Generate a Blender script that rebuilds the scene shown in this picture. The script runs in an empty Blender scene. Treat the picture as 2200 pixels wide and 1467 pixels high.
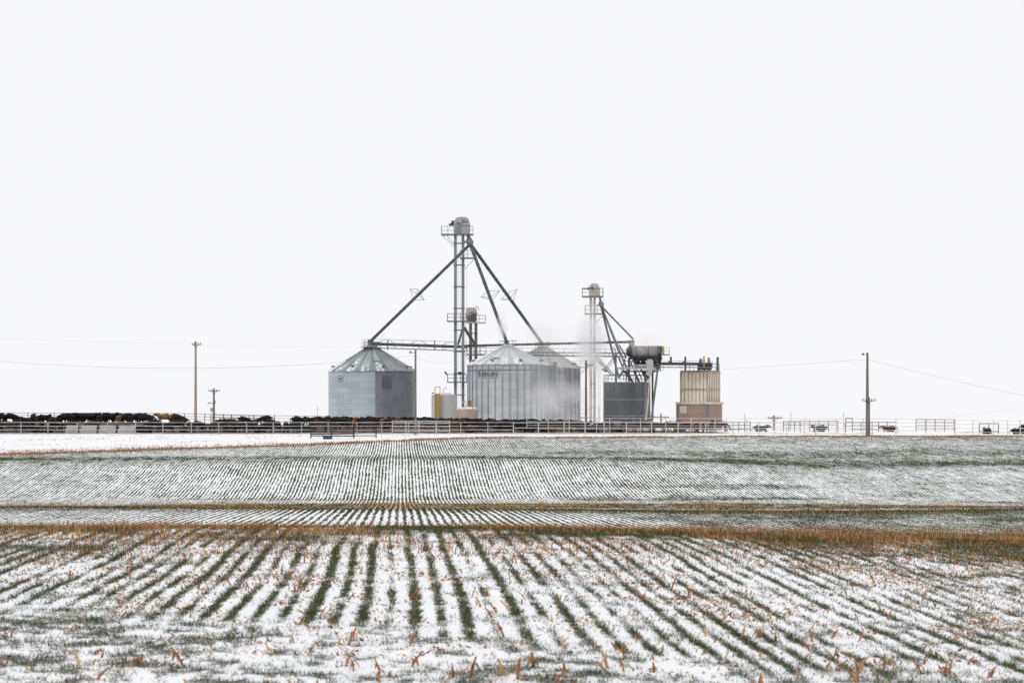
import bpy, bmesh, math, random
import numpy as np
from mathutils import Vector, Matrix

random.seed(7)
rng = np.random.default_rng(11)
sc = bpy.context.scene
COL = sc.collection
PI = math.pi
HC = 1.9            # camera height above the near field
F = 4278.0          # focal length in photo pixels (70 mm lens)
HY = 900.0          # horizon row
CX = 1100.0

def P(x, y, D):
    return Vector(((x - CX) * D / F, D, HC + (HY - y) * D / F))
def XW(x, D): return (x - CX) * D / F
def ZW(y, D): return HC + (HY - y) * D / F
def PXM(D): return D / F

# ------------------------------------------------------------------ noise + terrain
def _hash(ix, iy, seed):
    h = (ix.astype(np.int64) * 374761393 + iy.astype(np.int64) * 668265263 + seed * 1442695041) & 0xFFFFFFFF
    h = ((h ^ (h >> 13)) * 1274126177) & 0xFFFFFFFF
    h = (h ^ (h >> 16)) & 0xFFFFFFFF
    return h / 4294967295.0
def vnoise(x, y, seed=0):
    ix = np.floor(x); iy = np.floor(y)
    fx = x - ix; fy = y - iy
    fx = fx * fx * (3 - 2 * fx); fy = fy * fy * (3 - 2 * fy)
    a = _hash(ix, iy, seed); b = _hash(ix + 1, iy, seed)
    c = _hash(ix, iy + 1, seed); d = _hash(ix + 1, iy + 1, seed)
    return (a * (1 - fx) + b * fx) * (1 - fy) + (c * (1 - fx) + d * fx) * fy
def fbm(x, y, seed=0, oct=3):
    s = 0; amp = 1.0; t = 0
    for o in range(oct):
        s = s + amp * vnoise(x * 2 ** o, y * 2 ** o, seed + o * 17)
        t += amp; amp *= .5
    return s / t
def sstep(a, b, v):
    t = np.clip((v - a) / (b - a), 0, 1)
    return t * t * (3 - 2 * t)

PD = np.array([-40, 0, 12, 20.6, 27, 31.5, 34.5, 40, 52, 59.4, 66.8, 75, 80, 86, 101, 115, 128, 135, 142, 150, 157, 161, 166, 175, 185, 200, 215, 225, 235, 243, 256, 265, 300, 400, 1000, 6000, 9000.])
PZ = np.array([-.05, 0, .03, 0, .03, .05, .0, -.36, -.98, -1.21, -1.30, -1.44, -1.66, -2.02, -2.60, -3.1, -3.55, -3.58, -3.1, -2.35, -1.6, -1.42, -1.45, -1.38, -1.08, -.5, -.14, .0, .08, .25, 1.0, 1.35, 1.45, 1.45, 1.45, 1.0, .6])
def _pchip(xk, yk):
    h = np.diff(xk); d = np.diff(yk) / h
    m = np.zeros_like(yk)
    for i in range(1, len(xk) - 1):
        if d[i - 1] * d[i] > 0:
            w1 = 2 * h[i] + h[i - 1]; w2 = h[i] + 2 * h[i - 1]
            m[i] = (w1 + w2) / (w1 / d[i - 1] + w2 / d[i])
    m[0] = d[0]; m[-1] = d[-1]
    def f(x):
        x = np.clip(x, xk[0], xk[-1])
        i = np.clip(np.searchsorted(xk, x) - 1, 0, len(xk) - 2)
        t = (x - xk[i]) / h[i]
        return ((1 + 2 * t) * (1 - t) ** 2 * yk[i] + t * (1 - t) ** 2 * h[i] * m[i]
                + t * t * (3 - 2 * t) * yk[i + 1] + t * t * (t - 1) * h[i] * m[i + 1])
    return f
_prof = _pchip(PD, PZ)
def penz(X):
    return np.interp(X, [-120, -68, -46, -28, -12, 9, 28, 68, 140], [1.3, 1.35, 1.3, .9, .75, .35, .1, .0, 0.])
def H(X, Y):
    X = np.asarray(X, float); Y = np.asarray(Y, float)
    z = _prof(Y)
    z = z - .075 * np.tanh(np.maximum(X, 0) / 14) * 14 * np.exp(-np.maximum(Y, 0) / 40)
    # long rolls across the field
    w = sstep(45, 80, Y) * (1 - sstep(205, 228, Y))
    z = z + w * (.46 * (fbm(X / 30 + 3.1, Y / 24, 5, 2) - .5) + .14 * np.sin(X * .13 + Y * .05) * sstep(5, 40, X))
    z = z - .42 * sstep(4, 32, X) * np.exp(-((Y - 160) / 14) ** 2)
    # pen terrace: lower towards the right
    t = sstep(243, 265, Y) * (1 - sstep(300, 520, Y))
    z = z - t * (1.35 - penz(X * 265 / np.maximum(Y, 1)))
    # trampled berm in front of the back line of cattle
    bm_ = np.exp(-((Y - 255.5) / 2.6) ** 2)
    z = z + bm_ * (.36 * (1 - sstep(-36, -24, X)) + .16 * sstep(-36, -24, X) * (1 - sstep(0, 12, X)))
    # snow drifts on the verge
    v = sstep(150, 200, Y) * (1 - sstep(232, 240, Y))
    z = z + v * .10 * (fbm(X / 3.0, Y / 2.2, 9, 3) - .5)
    # small relief of the near ground
    n = 1 - sstep(36, 60, Y)
    z = z + n * (.05 * (fbm(X / 2.4, Y / 2.4, 21, 3) - .5) + .012 * (fbm(X / .35, Y / .35, 31, 2) - .5))
    return z
def hz(x, y): return float(H(np.array([x]), np.array([y]))[0])

EDX = [-140, -80, -46, -18, -5, 20, 57, 110]
EDD = [128, 154, 178, 197, 213, 219, 222, 224]
def edgeD(X, seedamp=1.0):
    return np.interp(X, EDX, EDD) + seedamp * 2.2 * (fbm(np.asarray(X) / 9.0, np.asarray(X) * 0 + .5, 77, 3) - .5)

ROW = .25
def rowu(X, Y):
    return X + .056 * Y + .045 * (fbm(X / 2.6, Y / 3.5, 41, 2) - .5) * 2
def near_cov(X, Y):
    """grass coverage 0..1 close to the camera, shared by the ground colour and the blades"""
    u = rowu(X, Y) / ROW
    rid = np.floor(u); fr = np.abs(u - rid - .5) * 2          # 0 on the row
    strg = _hash(rid, rid * 0 + 3, 5)
    alt = np.where(np.mod(rid, 2) == 0, .16, -.16)
    wid = .345 + .10 * strg + alt * .20
    prof = 1 - sstep(wid - .26, wid + .26, fr + .75 * (fbm(X / .11, Y / .11, 51, 3) - .5))
    along = fbm(X / .5, Y / 1.8, 61, 3)
    rows = prof * np.clip(.72 + .30 * strg + alt * .5 + 1.7 * (along - .48) + 1.2 * (fbm(X / .35, Y / .5, 63, 2) - .5), 0, 1)
    # headland: cross rows, patchy
    hl = np.where(X < 0, 17.1 - .74 * X, 15.1 + 2.0 * np.exp(-np.maximum(X, 0) / 2.5)) + 2.2 * (fbm(X / .7, Y / .7, 71, 3) - .5)
    hl = np.maximum(hl, 12.3)
    hw = 1 - sstep(-1.2, .9, Y - hl)
    v = (Y + .45 * X + .6 * (fbm(X / 1.6, Y / 1.6, 81, 2) - .5)) / .62
    vf = np.abs(v - np.floor(v) - .5) * 2
    pat = fbm(X / .30, Y / .34, 91, 3)
    big = fbm(X / 1.3, Y / 1.0, 95, 2)
    fin = fbm(X / .085, Y / .10, 97, 2)
    head = np.clip((pat - .5) * 2.0 + (big - .5) * 1.1 + (fin - .5) * 1.8 + .56 - .26 * sstep(.25, .85, vf), 0, .72)
    c = rows * (1 - hw) + head * hw
    c = np.maximum(c, .6 * np.clip((pat - .56) * 3 + (fin - .5) * 1.5 + (big - .5) * 2, 0, 1))
    crest = sstep(26.5, 32, Y + .16 * np.maximum(X, 0) + .16 * np.maximum(-X, 0) + .6 + 3.4 * (fbm(X / 1.2, Y / 1.2, 99, 2) - .5))
    c = np.maximum(c, crest * np.clip(.5 + 3.0 * (fbm(X / 1.1, Y / 2.2, 103, 3) - .47), 0, 1) * (.85 - .1 * sstep(3, 7, X)))
    # right-hand side is thinner and more broken
    rt = sstep(1.0, 5.5, X - .04 * Y)
    c = c * (1 - .42 * rt * (1 - crest)) + rt * .50 * np.clip((pat - .5) * 3 + (fin - .45) * 2, 0, 1)
    return np.clip(c, 0, 1)
def far_bare(X, Y):
    """0..1 where the snow is thin: crests of the rolls and hollows"""
    b = np.zeros_like(X)
    j = 5 * (fbm(X / 14, Y / 10, 111, 3) - .5)
    b = np.maximum(b, (1 - sstep(52, 60, Y + j)) * .9)
    b = np.maximum(b, sstep(0, 9, X) * (1 - sstep(76, 84, Y)) * (.30 + .8 * (fbm(X / 2.2, Y / 5, 117, 3) - .3)))
    b = np.where((Y < 76) & (X > 0), b * (.35 + .65 * sstep(.38, .58, fbm(X / .9, Y / 3.5, 119, 3))), b)
    b = np.maximum(b, np.exp(-((Y + j - 77) / 6.0) ** 2) * .75)
    b = np.maximum(b, np.exp(-((Y + j * 1.4 - 106) / 13) ** 2) * .62)
    k1 = fbm(X / 9, Y / 4, 113, 3)
    b = np.maximum(b, np.exp(-((Y + j - 134 - .03 * X) / 3.5) ** 2) * .7 * sstep(.45, .62, k1))
    b = np.maximum(b, np.exp(-((Y + j - 146 + .06 * X) / 2.5) ** 2) * .55 * sstep(.55, .66, k1))
    b = np.maximum(b, np.exp(-((Y + j * .9 - 166) / 7.5) ** 2) * (.62 + .35 * sstep(.35, .65, fbm(X / 18, Y / 30, 115, 2))))
    b = np.maximum(b, np.exp(-((Y + j * 1.5 - 180 - .06 * X) / 7.0) ** 2) * .6 * sstep(-14, 14, X))
    b = np.maximum(b, .20 * sstep(178, 195, Y))
    return np.clip(b + .35 * (fbm(X / 7, Y / 12, 121, 3) - .5), 0, 1)

# ------------------------------------------------------------------ object helpers
class MB:
    def __init__(s): s.v = []; s.f = []
    def add(s, vs, fs):
        o = len(s.v); s.v += [tuple(v) for v in vs]; s.f += [tuple(i + o for i in f) for f in fs]; return s
    def box(s, c, size, rz=0.0, M=None):
        x, y, z = size[0] / 2, size[1] / 2, size[2] / 2
        vs = [Vector(p) for p in ((-x, -y, -z), (x, -y, -z), (x, y, -z), (-x, y, -z), (-x, -y, z), (x, -y, z), (x, y, z), (-x, y, z))]
        R = M if M is not None else Matrix.Rotation(rz, 3, 'Z')
        c = Vector(c)
        return s.add([R @ v + c for v in vs], [(0, 3, 2, 1), (4, 5, 6, 7), (0, 1, 5, 4), (1, 2, 6, 5), (2, 3, 7, 6), (3, 0, 4, 7)])
    def tube(s, p0, p1, r0, r1=None, n=8, cap=True):
        p0 = Vector(p0); p1 = Vector(p1); r1 = r0 if r1 is None else r1
        d = (p1 - p0).normalized()
        a = Vector((0, 0, 1)) if abs(d.z) < .9 else Vector((0, 1, 0))
        u = d.cross(a).normalized(); w = d.cross(u)
        vs = []
        for p, r in ((p0, r0), (p1, r1)):
            for i in range(n):
                t = 2 * PI * (i + .5) / n
                vs.append(p + u * (r * math.cos(t)) + w * (r * math.sin(t)))
        fs = [(i, (i + 1) % n, n + (i + 1) % n, n + i) for i in range(n)]
        if cap: fs += [tuple(range(n - 1, -1, -1)), tuple(range(n, 2 * n))]
        return s.add(vs, fs)
    def beam(s, p0, p1, w, h=None):
        p0 = Vector(p0); p1 = Vector(p1); h = h or w
        d = p1 - p0; L = d.length; d.normalize()
        a = Vector((0, 0, 1)) if abs(d.z) < .95 else Vector((0, 1, 0))
        u = d.cross(a).normalized(); k = u.cross(d)
        M = Matrix((u, d, k)).transposed()
        return s.box((p0 + p1) / 2, (w, L, h), M=M)
    def path(s, pts, r, n=6):
        for a, b in zip(pts[:-1], pts[1:]): s.tube(a, b, r, n=n)
        return s
    def lathe(s, c, prof, n=48, a0=0.0, a1=2 * PI, closed=True):
        c = Vector(c); vs = []; fs = []
        m = n if closed else n + 1
        for r, z in prof:
            for i in range(m):
                t = a0 + (a1 - a0) * i / n
                vs.append(c + Vector((r * math.sin(t), -r * math.cos(t), z)))
        for j in range(len(prof) - 1):
            for i in range(n):
                k = (i + 1) % m
                fs.append((j * m + i, j * m + k, (j + 1) * m + k, (j + 1) * m + i))
        return s.add(vs, fs)
    def prism(s, prof, y0, y1, rz=0, c=(0, 0)):
        """prof: list of (x,z); extruded from y0 to y1"""
        n = len(prof)
        vs = [Vector((x, y0, z)) for x, z in prof] + [Vector((x, y1, z)) for x, z in prof]
        fs = [(i, (i + 1) % n, n + (i + 1) % n, n + i) for i in range(n)] + [tuple(range(n - 1, -1, -1)), tuple(range(n, 2 * n))]
        return s.add(vs, fs)
    def mesh(s, name, off=(0, 0, 0), smooth=False):
        me = bpy.data.meshes.new(name)
        o = Vector(off)
        me.from_pydata([tuple(Vector(v) - o) for v in s.v], [], s.f)
        bm = bmesh.new(); bm.from_mesh(me); bmesh.ops.recalc_face_normals(bm, faces=bm.faces); bm.to_mesh(me); bm.free()
        if smooth:
            for p in me.polygons: p.use_smooth = True
        return me

def tag(o, label=None, cat=None, group=None, kind=None):
    if label: o['label'] = label
    if cat: o['category'] = cat
    if group: o['group'] = group
    if kind: o['kind'] = kind
    return o
def thing(name, label, cat, loc, group=None):
    o = bpy.data.objects.new(name, None); COL.objects.link(o)
    o.location = loc; o.empty_display_size = .3
    return tag(o, label, cat, group)
def rootof(o):
    while o.parent: o = o.parent
    return o
def part(name, mb, mat, parent=None, smooth=False, label=None, bevel=0):
    off = rootof(parent).location if parent else (0, 0, 0)
    me = mb.mesh(name, off, smooth)
    me.materials.append(mat)
    o = bpy.data.objects.new(name, me); COL.objects.link(o)
    if parent: o.parent = parent
    if label: o['label'] = label
    if bevel:
        b = o.modifiers.new('bevel', 'BEVEL'); b.width = bevel; b.segments = 2; b.limit_method = 'ANGLE'
    if smooth:
        try:
            e = me.attributes.get('sharp_edge')
            bm = bmesh.new(); bm.from_mesh(me)
            for ed in bm.edges:
                if len(ed.link_faces) == 2 and ed.calc_face_angle(0) > .6: ed.smooth = False
            bm.to_mesh(me); bm.free()
        except Exception: pass
    return o

# ------------------------------------------------------------------ materials
class NT:
    def __init__(s, name, vol=False):
        s.m = bpy.data.materials.new(name); s.m.use_nodes = True
        s.t = s.m.node_tree; s.t.nodes.clear()
        s.out = s.t.nodes.new('ShaderNodeOutputMaterial')
    def n(s, typ, ins=None, **kw):
        nd = s.t.nodes.new(typ)
        for k, v in kw.items(): setattr(nd, k, v)
        for k, v in (ins or {}).items(): s.set(nd.inputs[k], v)
        return nd
    def set(s, sock, v):
        if isinstance(v, bpy.types.NodeSocket): s.t.links.new(v, sock)
        elif isinstance(v, bpy.types.Node): s.t.links.new(v.outputs[0], sock)
        else:
            if sock.type == 'RGBA' and len(v) == 3: v = (*v, 1)
            sock.default_value = v
    def math(s, op, a, b=None, c=None, clamp=False):
        nd = s.t.nodes.new('ShaderNodeMath'); nd.operation = op; nd.use_clamp = clamp
        s.set(nd.inputs[0], a)
        if b is not None: s.set(nd.inputs[1], b)
        if c is not None: s.set(nd.inputs[2], c)
        return nd.outputs[0]
    def mix(s, f, a, b, blend='MIX'):
        nd = s.t.nodes.new('ShaderNodeMix'); nd.data_type = 'RGBA'; nd.blend_type = blend; nd.clamp_factor = True
        s.set(nd.inputs[0], f); s.set(nd.inputs[6], a); s.set(nd.inputs[7], b)
        return nd.outputs[2]
    def ramp(s, f, a, b):
        nd = s.t.nodes.new('ShaderNodeMapRange'); nd.interpolation_type = 'SMOOTHSTEP'
        s.set(nd.inputs[0], f); s.set(nd.inputs[1], a); s.set(nd.inputs[2], b)
        return nd.outputs[0]
    def noise(s, vec, scale, detail=3, rough=.55, stretch=None):
        if stretch:
            mp = s.n('ShaderNodeMapping', {'Vector': vec, 'Scale': stretch}); vec = mp.outputs[0]
        return s.n('ShaderNodeTexNoise', {'Vector': vec, 'Scale': scale, 'Detail': detail, 'Roughness': rough}).outputs[0]
    def obj(s): return s.n('ShaderNodeTexCoord').outputs['Object']
    def pos(s): return s.n('ShaderNodeNewGeometry').outputs['Position']
    def finish(s, color, rough=.6, metal=0.0, bump=None, bd=.01, spec=.4):
        p = s.n('ShaderNodeBsdfPrincipled', {'Base Color': color, 'Roughness': rough, 'Metallic': metal, 'Specular IOR Level': spec})
        if bump is not None:
            b = s.n('ShaderNodeBump', {'Height': bump, 'Distance': bd, 'Strength': 1.0}); s.t.links.new(b.outputs[0], p.inputs['Normal'])
        s.t.links.new(p.outputs[0], s.out.inputs['Surface'])
        return s.m

def simple(name, c1, c2=None, scale=1.2, stretch=None, rough=.6, metal=0.0, lo=.35, hi=.7, spec=.35, snow=0.0):
    t = NT(name); v = t.pos()
    c2 = c2 or tuple(c * .72 for c in c1)
    n1 = t.noise(v, scale, 4, .6, stretch)
    col = t.mix(t.ramp(n1, lo, hi), c1, c2)
    n2 = t.noise(v, scale * 4, 2, .5)
    col = t.mix(t.math('MULTIPLY', n2, .20), col, tuple(c * .55 for c in c2))
    if snow:
        nz = t.n('ShaderNodeSeparateXYZ', {0: t.n('ShaderNodeNewGeometry').outputs['Normal']}).outputs[2]
        k = t.math('MULTIPLY', t.ramp(nz, .55, .8), t.ramp(t.noise(v, 1.5), .5 - snow * .3, .6))
        col = t.mix(k, col, (.85, .86, .89))
    return t.finish(col, rough, metal, spec=spec)

M = {}
M['galv'] = simple('galvanised steel', (.27, .30, .325), (.19, .215, .235), 1.0, (1, 1, .25), .5, .15)
M['galv_light'] = simple('pale galvanised steel', (.44, .46, .47), (.33, .35, .36), .8, (1, 1, .3), .5, .1)
M['galv_dark'] = simple('dull dark steel', (.105, .11, .118), (.065, .068, .075), 1.0, None, .55, .1)
M['black_steel'] = simple('soot black steel', (.028, .028, .034), (.018, .018, .024), 1.0, None, .6)
M['hatch_door'] = simple('door steel', (.115, .125, .135), (.085, .092, .10), .9, None, .5)
M['head_grey'] = simple('smooth grey elevator head', (.40, .435, .45), (.35, .385, .40), .35, None, .5, .1)
M['stiff'] = simple('stiffener steel', (.34, .365, .385), (.26, .28, .30), .8, (1, 1, .2), .5, .1)
M['rail'] = simple('railing steel', (.21, .215, .225), (.14, .145, .155), 1.0, None, .5)
M['rail_pale'] = simple('frosted railing steel', (.42, .42, .43), (.3, .3, .31), 1.0, None, .6)
M['tan_steel'] = simple('weathered tan steel', (.64, .615, .56), (.48, .455, .40), .7, (1, 1, .3), .65)
M['tan_dark'] = simple('brown stained steel', (.23, .22, .205), (.14, .128, .115), .9, (1, 1, .3), .65)
M['rust'] = simple('rust', (.20, .085, .045), (.12, .05, .03), 2.0, None, .85)
M['faded_red'] = simple('faded red paint', (.55, .30, .24), (.45, .22, .16), 2.0, None, .7)
M['yellow'] = simple('yellow paint', (.55, .36, .06), (.42, .26, .05), 1.2, None, .55)
M['yellow_tan'] = simple('yellow tan sheet', (.60, .42, .19), (.50, .33, .15), .8, (1, 1, .3), .6)
M['white_tank'] = simple('off white tank paint', (.55, .555, .54), (.50, .505, .49), .5, (1, 1, .3), .45)
M['beige_poly'] = simple('beige poly tank', (.52, .43, .33), (.42, .34, .255), .7, (1, 1, .5), .55, snow=.6)
M['pole_wood'] = simple('weathered pole wood', (.225, .19, .165), (.155, .13, .115), 3.0, (1, 1, .15), .85)
M['pole_fresh'] = simple('pale tan pole wood', (.52, .38, .29), (.40, .29, .22), 2.0, (1, 1, .12), .85)
M['pole_red'] = simple('reddish pole wood', (.30, .15, .09), (.22, .11, .065), 2.0, (1, 1, .15), .85)
M['pole_grey'] = simple('grey pole wood', (.20, .19, .19), (.15, .14, .14), 2.0, (1, 1, .15), .85)
M['insulator'] = simple('glazed porcelain', (.16, .14, .14), None, 2, None, .3)
M['transformer'] = simple('transformer grey', (.33, .34, .36), None, 2, None, .4)
M['wire'] = simple('wire', (.30, .30, .31), (.26, .26, .27), 1, None, .5)
M['fence_white'] = simple('worn white pipe paint', (.62, .60, .57), (.48, .45, .42), 1.3, None, .6, snow=.4)
M['fence_grey'] = simple('grey pipe paint', (.42, .41, .40), (.31, .295, .285), 1.1, None, .6, snow=.3)
M['fence_dark'] = simple('dark pipe', (.07, .063, .058), (.045, .04, .036), 1.3, None, .7)
M['fence_rust'] = simple('rusty pipe', (.33, .24, .20), (.22, .15, .12), 1.3, None, .8)
M['fence_thin'] = simple('rear pipe', (.15, .14, .135), (.11, .10, .095), 1.3, None, .7)
M['concrete_snow'] = simple('snowy concrete', (.54, .52, .505), (.40, .37, .35), .9, (1, 1, 2), .85, snow=.9)
M['timber_dark'] = simple('creosoted timber', (.05, .04, .034), (.03, .025, .022), 2.0, None, .85)
M['timber_brown'] = simple('brown rail timber', (.15, .105, .085), (.10, .075, .06), 2.0, None, .85)
M['trough_blue'] = simple('slate blue trough', (.045, .07, .095), (.03, .05, .07), 2.0, None, .6)
M['slate_post'] = simple('slate blue post', (.17, .20, .23), None, 2.0, None, .6)
M['plate'] = simple('grey white plate', (.58, .585, .57), (.52, .52, .5), 2.0, None, .5)
M['cornice'] = simple('pale cornice', (.66, .63, .56), (.50, .44, .34), .8, (1, 1, .4), .7)
M['mark_dark'] = simple('dark lettering', (.045, .05, .06), None, 3, None, .6)
M['mark_blue'] = simple('blue lettering', (.10, .19, .42), None, 3, None, .5)
M['mark_green'] = simple('green swoosh', (.10, .17, .14), None, 3, None, .5)
M['mark_white'] = simple('white badge', (.62, .64, .65), None, 3, None, .5)
M['roof_hatch'] = simple('hatch grey', (.22, .24, .25), None, 2, None, .5)
M['motor_green'] = simple('motor green', (.05, .075, .08), None, 2, None, .5)
M['cyclone'] = simple('dusty pale cyclone', (.52, .51, .48), (.38, .375, .35), 1.2, None, .7)
M['drum'] = simple('dusty drum', (.33, .305, .295), (.17, .155, .15), 1.4, (1, 1, .6), .65)
M['weed'] = simple('dry weed', (.24, .15, .08), (.17, .10, .055), 4.0, None, .9)

def bin_wall_mat(name, base, dark, shade_sector=None, ring=.81, sheet=2.75, stain=0.0, stain_ang=-9.0, stain_z=4.5):
    t = NT(name); v = t.obj()
    s = t.n('ShaderNodeSeparateXYZ', {0: v})
    ang = t.math('ARCTAN2', s.outputs[0], t.math('MULTIPLY', s.outputs[1], -1))
    zr = t.math('DIVIDE', s.outputs[2], ring); zi = t.math('FLOOR', zr); zf = t.math('FRACT', zr)
    ar = t.math('ADD', t.math('MULTIPLY', ang, 6.6 / sheet), t.math('MULTIPLY', t.math('MODULO', zi, 2), .5))
    ai = t.math('FLOOR', ar); af = t.math('FRACT', ar)
    cv = t.n('ShaderNodeCombineXYZ', {0: ai, 1: zi, 2: 3.3})
    wn = t.n('ShaderNodeTexWhiteNoise', {'Vector': cv}).outputs[0]
    cl = t.noise(v, .45, 4, .6)
    f = t.math('ADD', t.math('MULTIPLY', wn, .35), t.math('MULTIPLY', cl, .75))
    col = t.mix(t.ramp(f, .2, .85), base, tuple(b * .78 for b in base))
    col = t.mix(t.math('MULTIPLY', t.ramp(t.noise(v, 3.2, 3, .7), .55, .8), .35), col, tuple(min(1, b * 1.35) for b in base))
    if shade_sector:
        k = t.math('MULTIPLY', t.ramp(ang, shade_sector, shade_sector + .02), t.math('SUBTRACT', 1, t.math('MULTIPLY', t.ramp(ang, 1.05, 1.5), .55)))  # shade and reflection on the bin's right side, painted into the wall by angle
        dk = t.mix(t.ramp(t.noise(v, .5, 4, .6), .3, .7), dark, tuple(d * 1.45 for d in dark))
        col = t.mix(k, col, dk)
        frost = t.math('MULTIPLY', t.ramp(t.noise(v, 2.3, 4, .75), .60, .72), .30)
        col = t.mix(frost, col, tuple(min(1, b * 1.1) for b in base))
    if stain:
        k = t.math('MULTIPLY', t.ramp(t.noise(v, .55, 4, .6, (1, 1, .16)), .34, .60), stain)
        k = t.math('MULTIPLY', k, t.math('MULTIPLY', t.ramp(ang, stain_ang, stain_ang + .25), t.ramp(t.math('ADD', s.outputs[2], t.math('MULTIPLY', t.noise(v, .8, 3, .6, (1, 1, .3)), 4.0)), stain_z, stain_z + 4.0)))
        col = t.mix(k, col, dark)
    seam = t.math('MAXIMUM', t.math('LESS_THAN', zf, .05), t.math('MULTIPLY', t.math('LESS_THAN', af, .022), .8))
    col = t.mix(t.math('MULTIPLY', seam, .42), col, tuple(d * .9 for d in dark))
    bump = t.math('SINE', t.math('MULTIPLY', s.outputs[2], 62.0))
    return t.finish(col, .5, .12, bump, .006, .35)

def roof_mat(name, c1, c2, snow):
    t = NT(name); v = t.obj()
    s = t.n('ShaderNodeSeparateXYZ', {0: v})
    ang = t.math('ARCTAN2', s.outputs[0], t.math('MULTIPLY', s.outputs[1], -1))
    pi_ = t.math('FLOOR', t.math('MULTIPLY', t.math('ADD', ang, PI), 36 / (2 * PI)))
    wn = t.n('ShaderNodeTexWhiteNoise', {'W': pi_}, noise_dimensions='1D').outputs[0]
    f = t.math('ADD', t.math('MULTIPLY', wn, .55), t.math('MULTIPLY', t.noise(v, .7, 4, .6), .6))
    col = t.mix(t.ramp(f, .3, .9), c1, c2)
    rad = t.math('SQRT', t.math('ADD', t.math('MULTIPLY', s.outputs[0], s.outputs[0]), t.math('MULTIPLY', s.outputs[1], s.outputs[1])))
    sn = t.math('ADD', t.math('ADD', t.math('MULTIPLY', t.noise(v, 1.3, 5, .7), 1.12), t.math('MULTIPLY', wn, .28)), t.math('MULTIPLY', rad, .035))
    left = t.math('MULTIPLY', t.ramp(ang, -.75, -1.25), .34)
    sn = t.math('ADD', sn, left)
    col = t.mix(t.ramp(sn, 1.08 - snow, 1.20 - snow), col, (.86, .87, .90))
    return t.finish(col, .45, .1, spec=.4)

M['bin1'] = bin_wall_mat('frosted corrugated bin steel with painted shade', (.435, .485, .515), (.14, .155, .167), shade_sector=.135)
M['bin2'] = bin_wall_mat('pale corrugated bin steel', (.61, .635, .655), (.20, .21, .22), ring=1.12, stain=.8, stain_ang=.45)
M['bin3'] = bin_wall_mat('stained corrugated bin steel', (.50, .51, .52), (.15, .155, .165), ring=1.12, stain=1.0)
M['roof1'] = roof_mat('bare ribbed roof steel', (.24, .265, .27), (.40, .44, .44), .085)
M['roof2'] = roof_mat('frosty ribbed roof steel', (.50, .545, .54), (.62, .66, .65), .16)
M['roof3'] = roof_mat('tan grey ribbed roof steel', (.52, .53, .51), (.40, .395, .365), .04)

def tank_dark_mat():
    t = NT('streaked dark steel'); v = t.obj()
    st = t.noise(v, .9, 4, .65, (1, 1, .12))
    col = t.mix(t.ramp(st, .3, .72), (.125, .13, .14), (.075, .08, .09))
    col = t.mix(t.math('MULTIPLY', t.ramp(t.noise(v, 1.3, 4, .6), .55, .8), .35), col, (.22, .225, .235))
    return t.finish(col, .6, .05)
M['tank_dark'] = tank_dark_mat()
def rust_panel_mat():
    t = NT('cream panels streaked with rust'); v = t.obj()
    st = t.noise(v, 2.2, 5, .7, (1, 1, .14)); blot = t.noise(v, 1.5, 4, .7)
    k = t.ramp(t.math('ADD', t.math('MULTIPLY', st, .7), t.math('MULTIPLY', blot, .4)), .66, .86)
    col = t.mix(t.ramp(t.noise(v, .5, 3), .3, .7), (.82, .745, .64), (.74, .65, .53))
    col = t.mix(t.math('MULTIPLY', k, .85), col, (.20, .115, .07))
    return t.finish(col, .7)
M['rust_panel'] = rust_panel_mat()
M['rust_seam'] = simple('rusty seam', (.52, .44, .35), (.26, .20, .15), 1.5, (1, 1, .3), .8)
def tan_wall_mat():
    t = NT('tan plastered wall'); v = t.obj()
    col = t.mix(t.ramp(t.noise(v, .35, 4, .6), .3, .7), (.335, .235, .185), (.285, .195, .15))
    col = t.mix(t.math('MULTIPLY', t.ramp(t.noise(v, .5, 4, .6), .6, .8), .4), col, (.46, .36, .30))
    return t.finish(col, .85, bump=t.noise(v, 12, 2), bd=.004)
M['tan_wall'] = tan_wall_mat()
def side_mat():
    t = NT('brown stained side'); v = t.obj()
    st = t.noise(v, 1.2, 4, .65, (1, 1, .15))
    col = t.mix(t.ramp(st, .35, .65), (.17, .155, .15), (.27, .165, .105))
    return t.finish(col, .75)
M['tank_side'] = side_mat()

def cow_mat(name, c, c2, face=None):
    t = NT(name); v = t.obj()
    col = t.mix(t.ramp(t.noise(v, 2.2, 4, .6), .35, .7), c, c2)
    s = t.n('ShaderNodeSeparateXYZ', {0: v})
    mud = t.math('MULTIPLY', t.ramp(s.outputs[2], .65, .1), t.ramp(t.noise(v, 3, 3), .35, .6))
    col = t.mix(t.math('MULTIPLY', mud, .6), col, (.09, .062, .045))
    if face: col = t.mix(t.ramp(s.outputs[0], 1.10, 1.16), col, face)
    return t.finish(col, .8, bump=t.noise(v, 30, 2), bd=.008, spec=.2)
M['cow_black'] = cow_mat('black cattle hair', (.011, .010, .0115), (.017, .015, .017))
M['cow_brown'] = cow_mat('dark brown cattle hair', (.052, .028, .020), (.035, .02, .016))
M['cow_red'] = cow_mat('red brown cattle hair', (.12, .044, .025), (.08, .034, .022))
M['cow_tan'] = cow_mat('tan cattle hair', (.26, .13, .062), (.18, .09, .045))
M['cow_black_wf'] = cow_mat('black cattle hair with white face', (.011, .010, .0115), (.017, .015, .017), (.6, .57, .53))
M['cow_red_wf'] = cow_mat('red cattle hair with white face', (.12, .044, .025), (.08, .034, .022), (.6, .57, .53))

def attr_mat(name, rough=.85):
    t = NT(name)
    a = t.n('ShaderNodeAttribute', attribute_name='tint').outputs['Color']
    p = t.finish(a, rough, spec=.15)
    return p
M['blades'] = attr_mat('wheat blades')
M['straw'] = attr_mat('dry corn straw')

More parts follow.
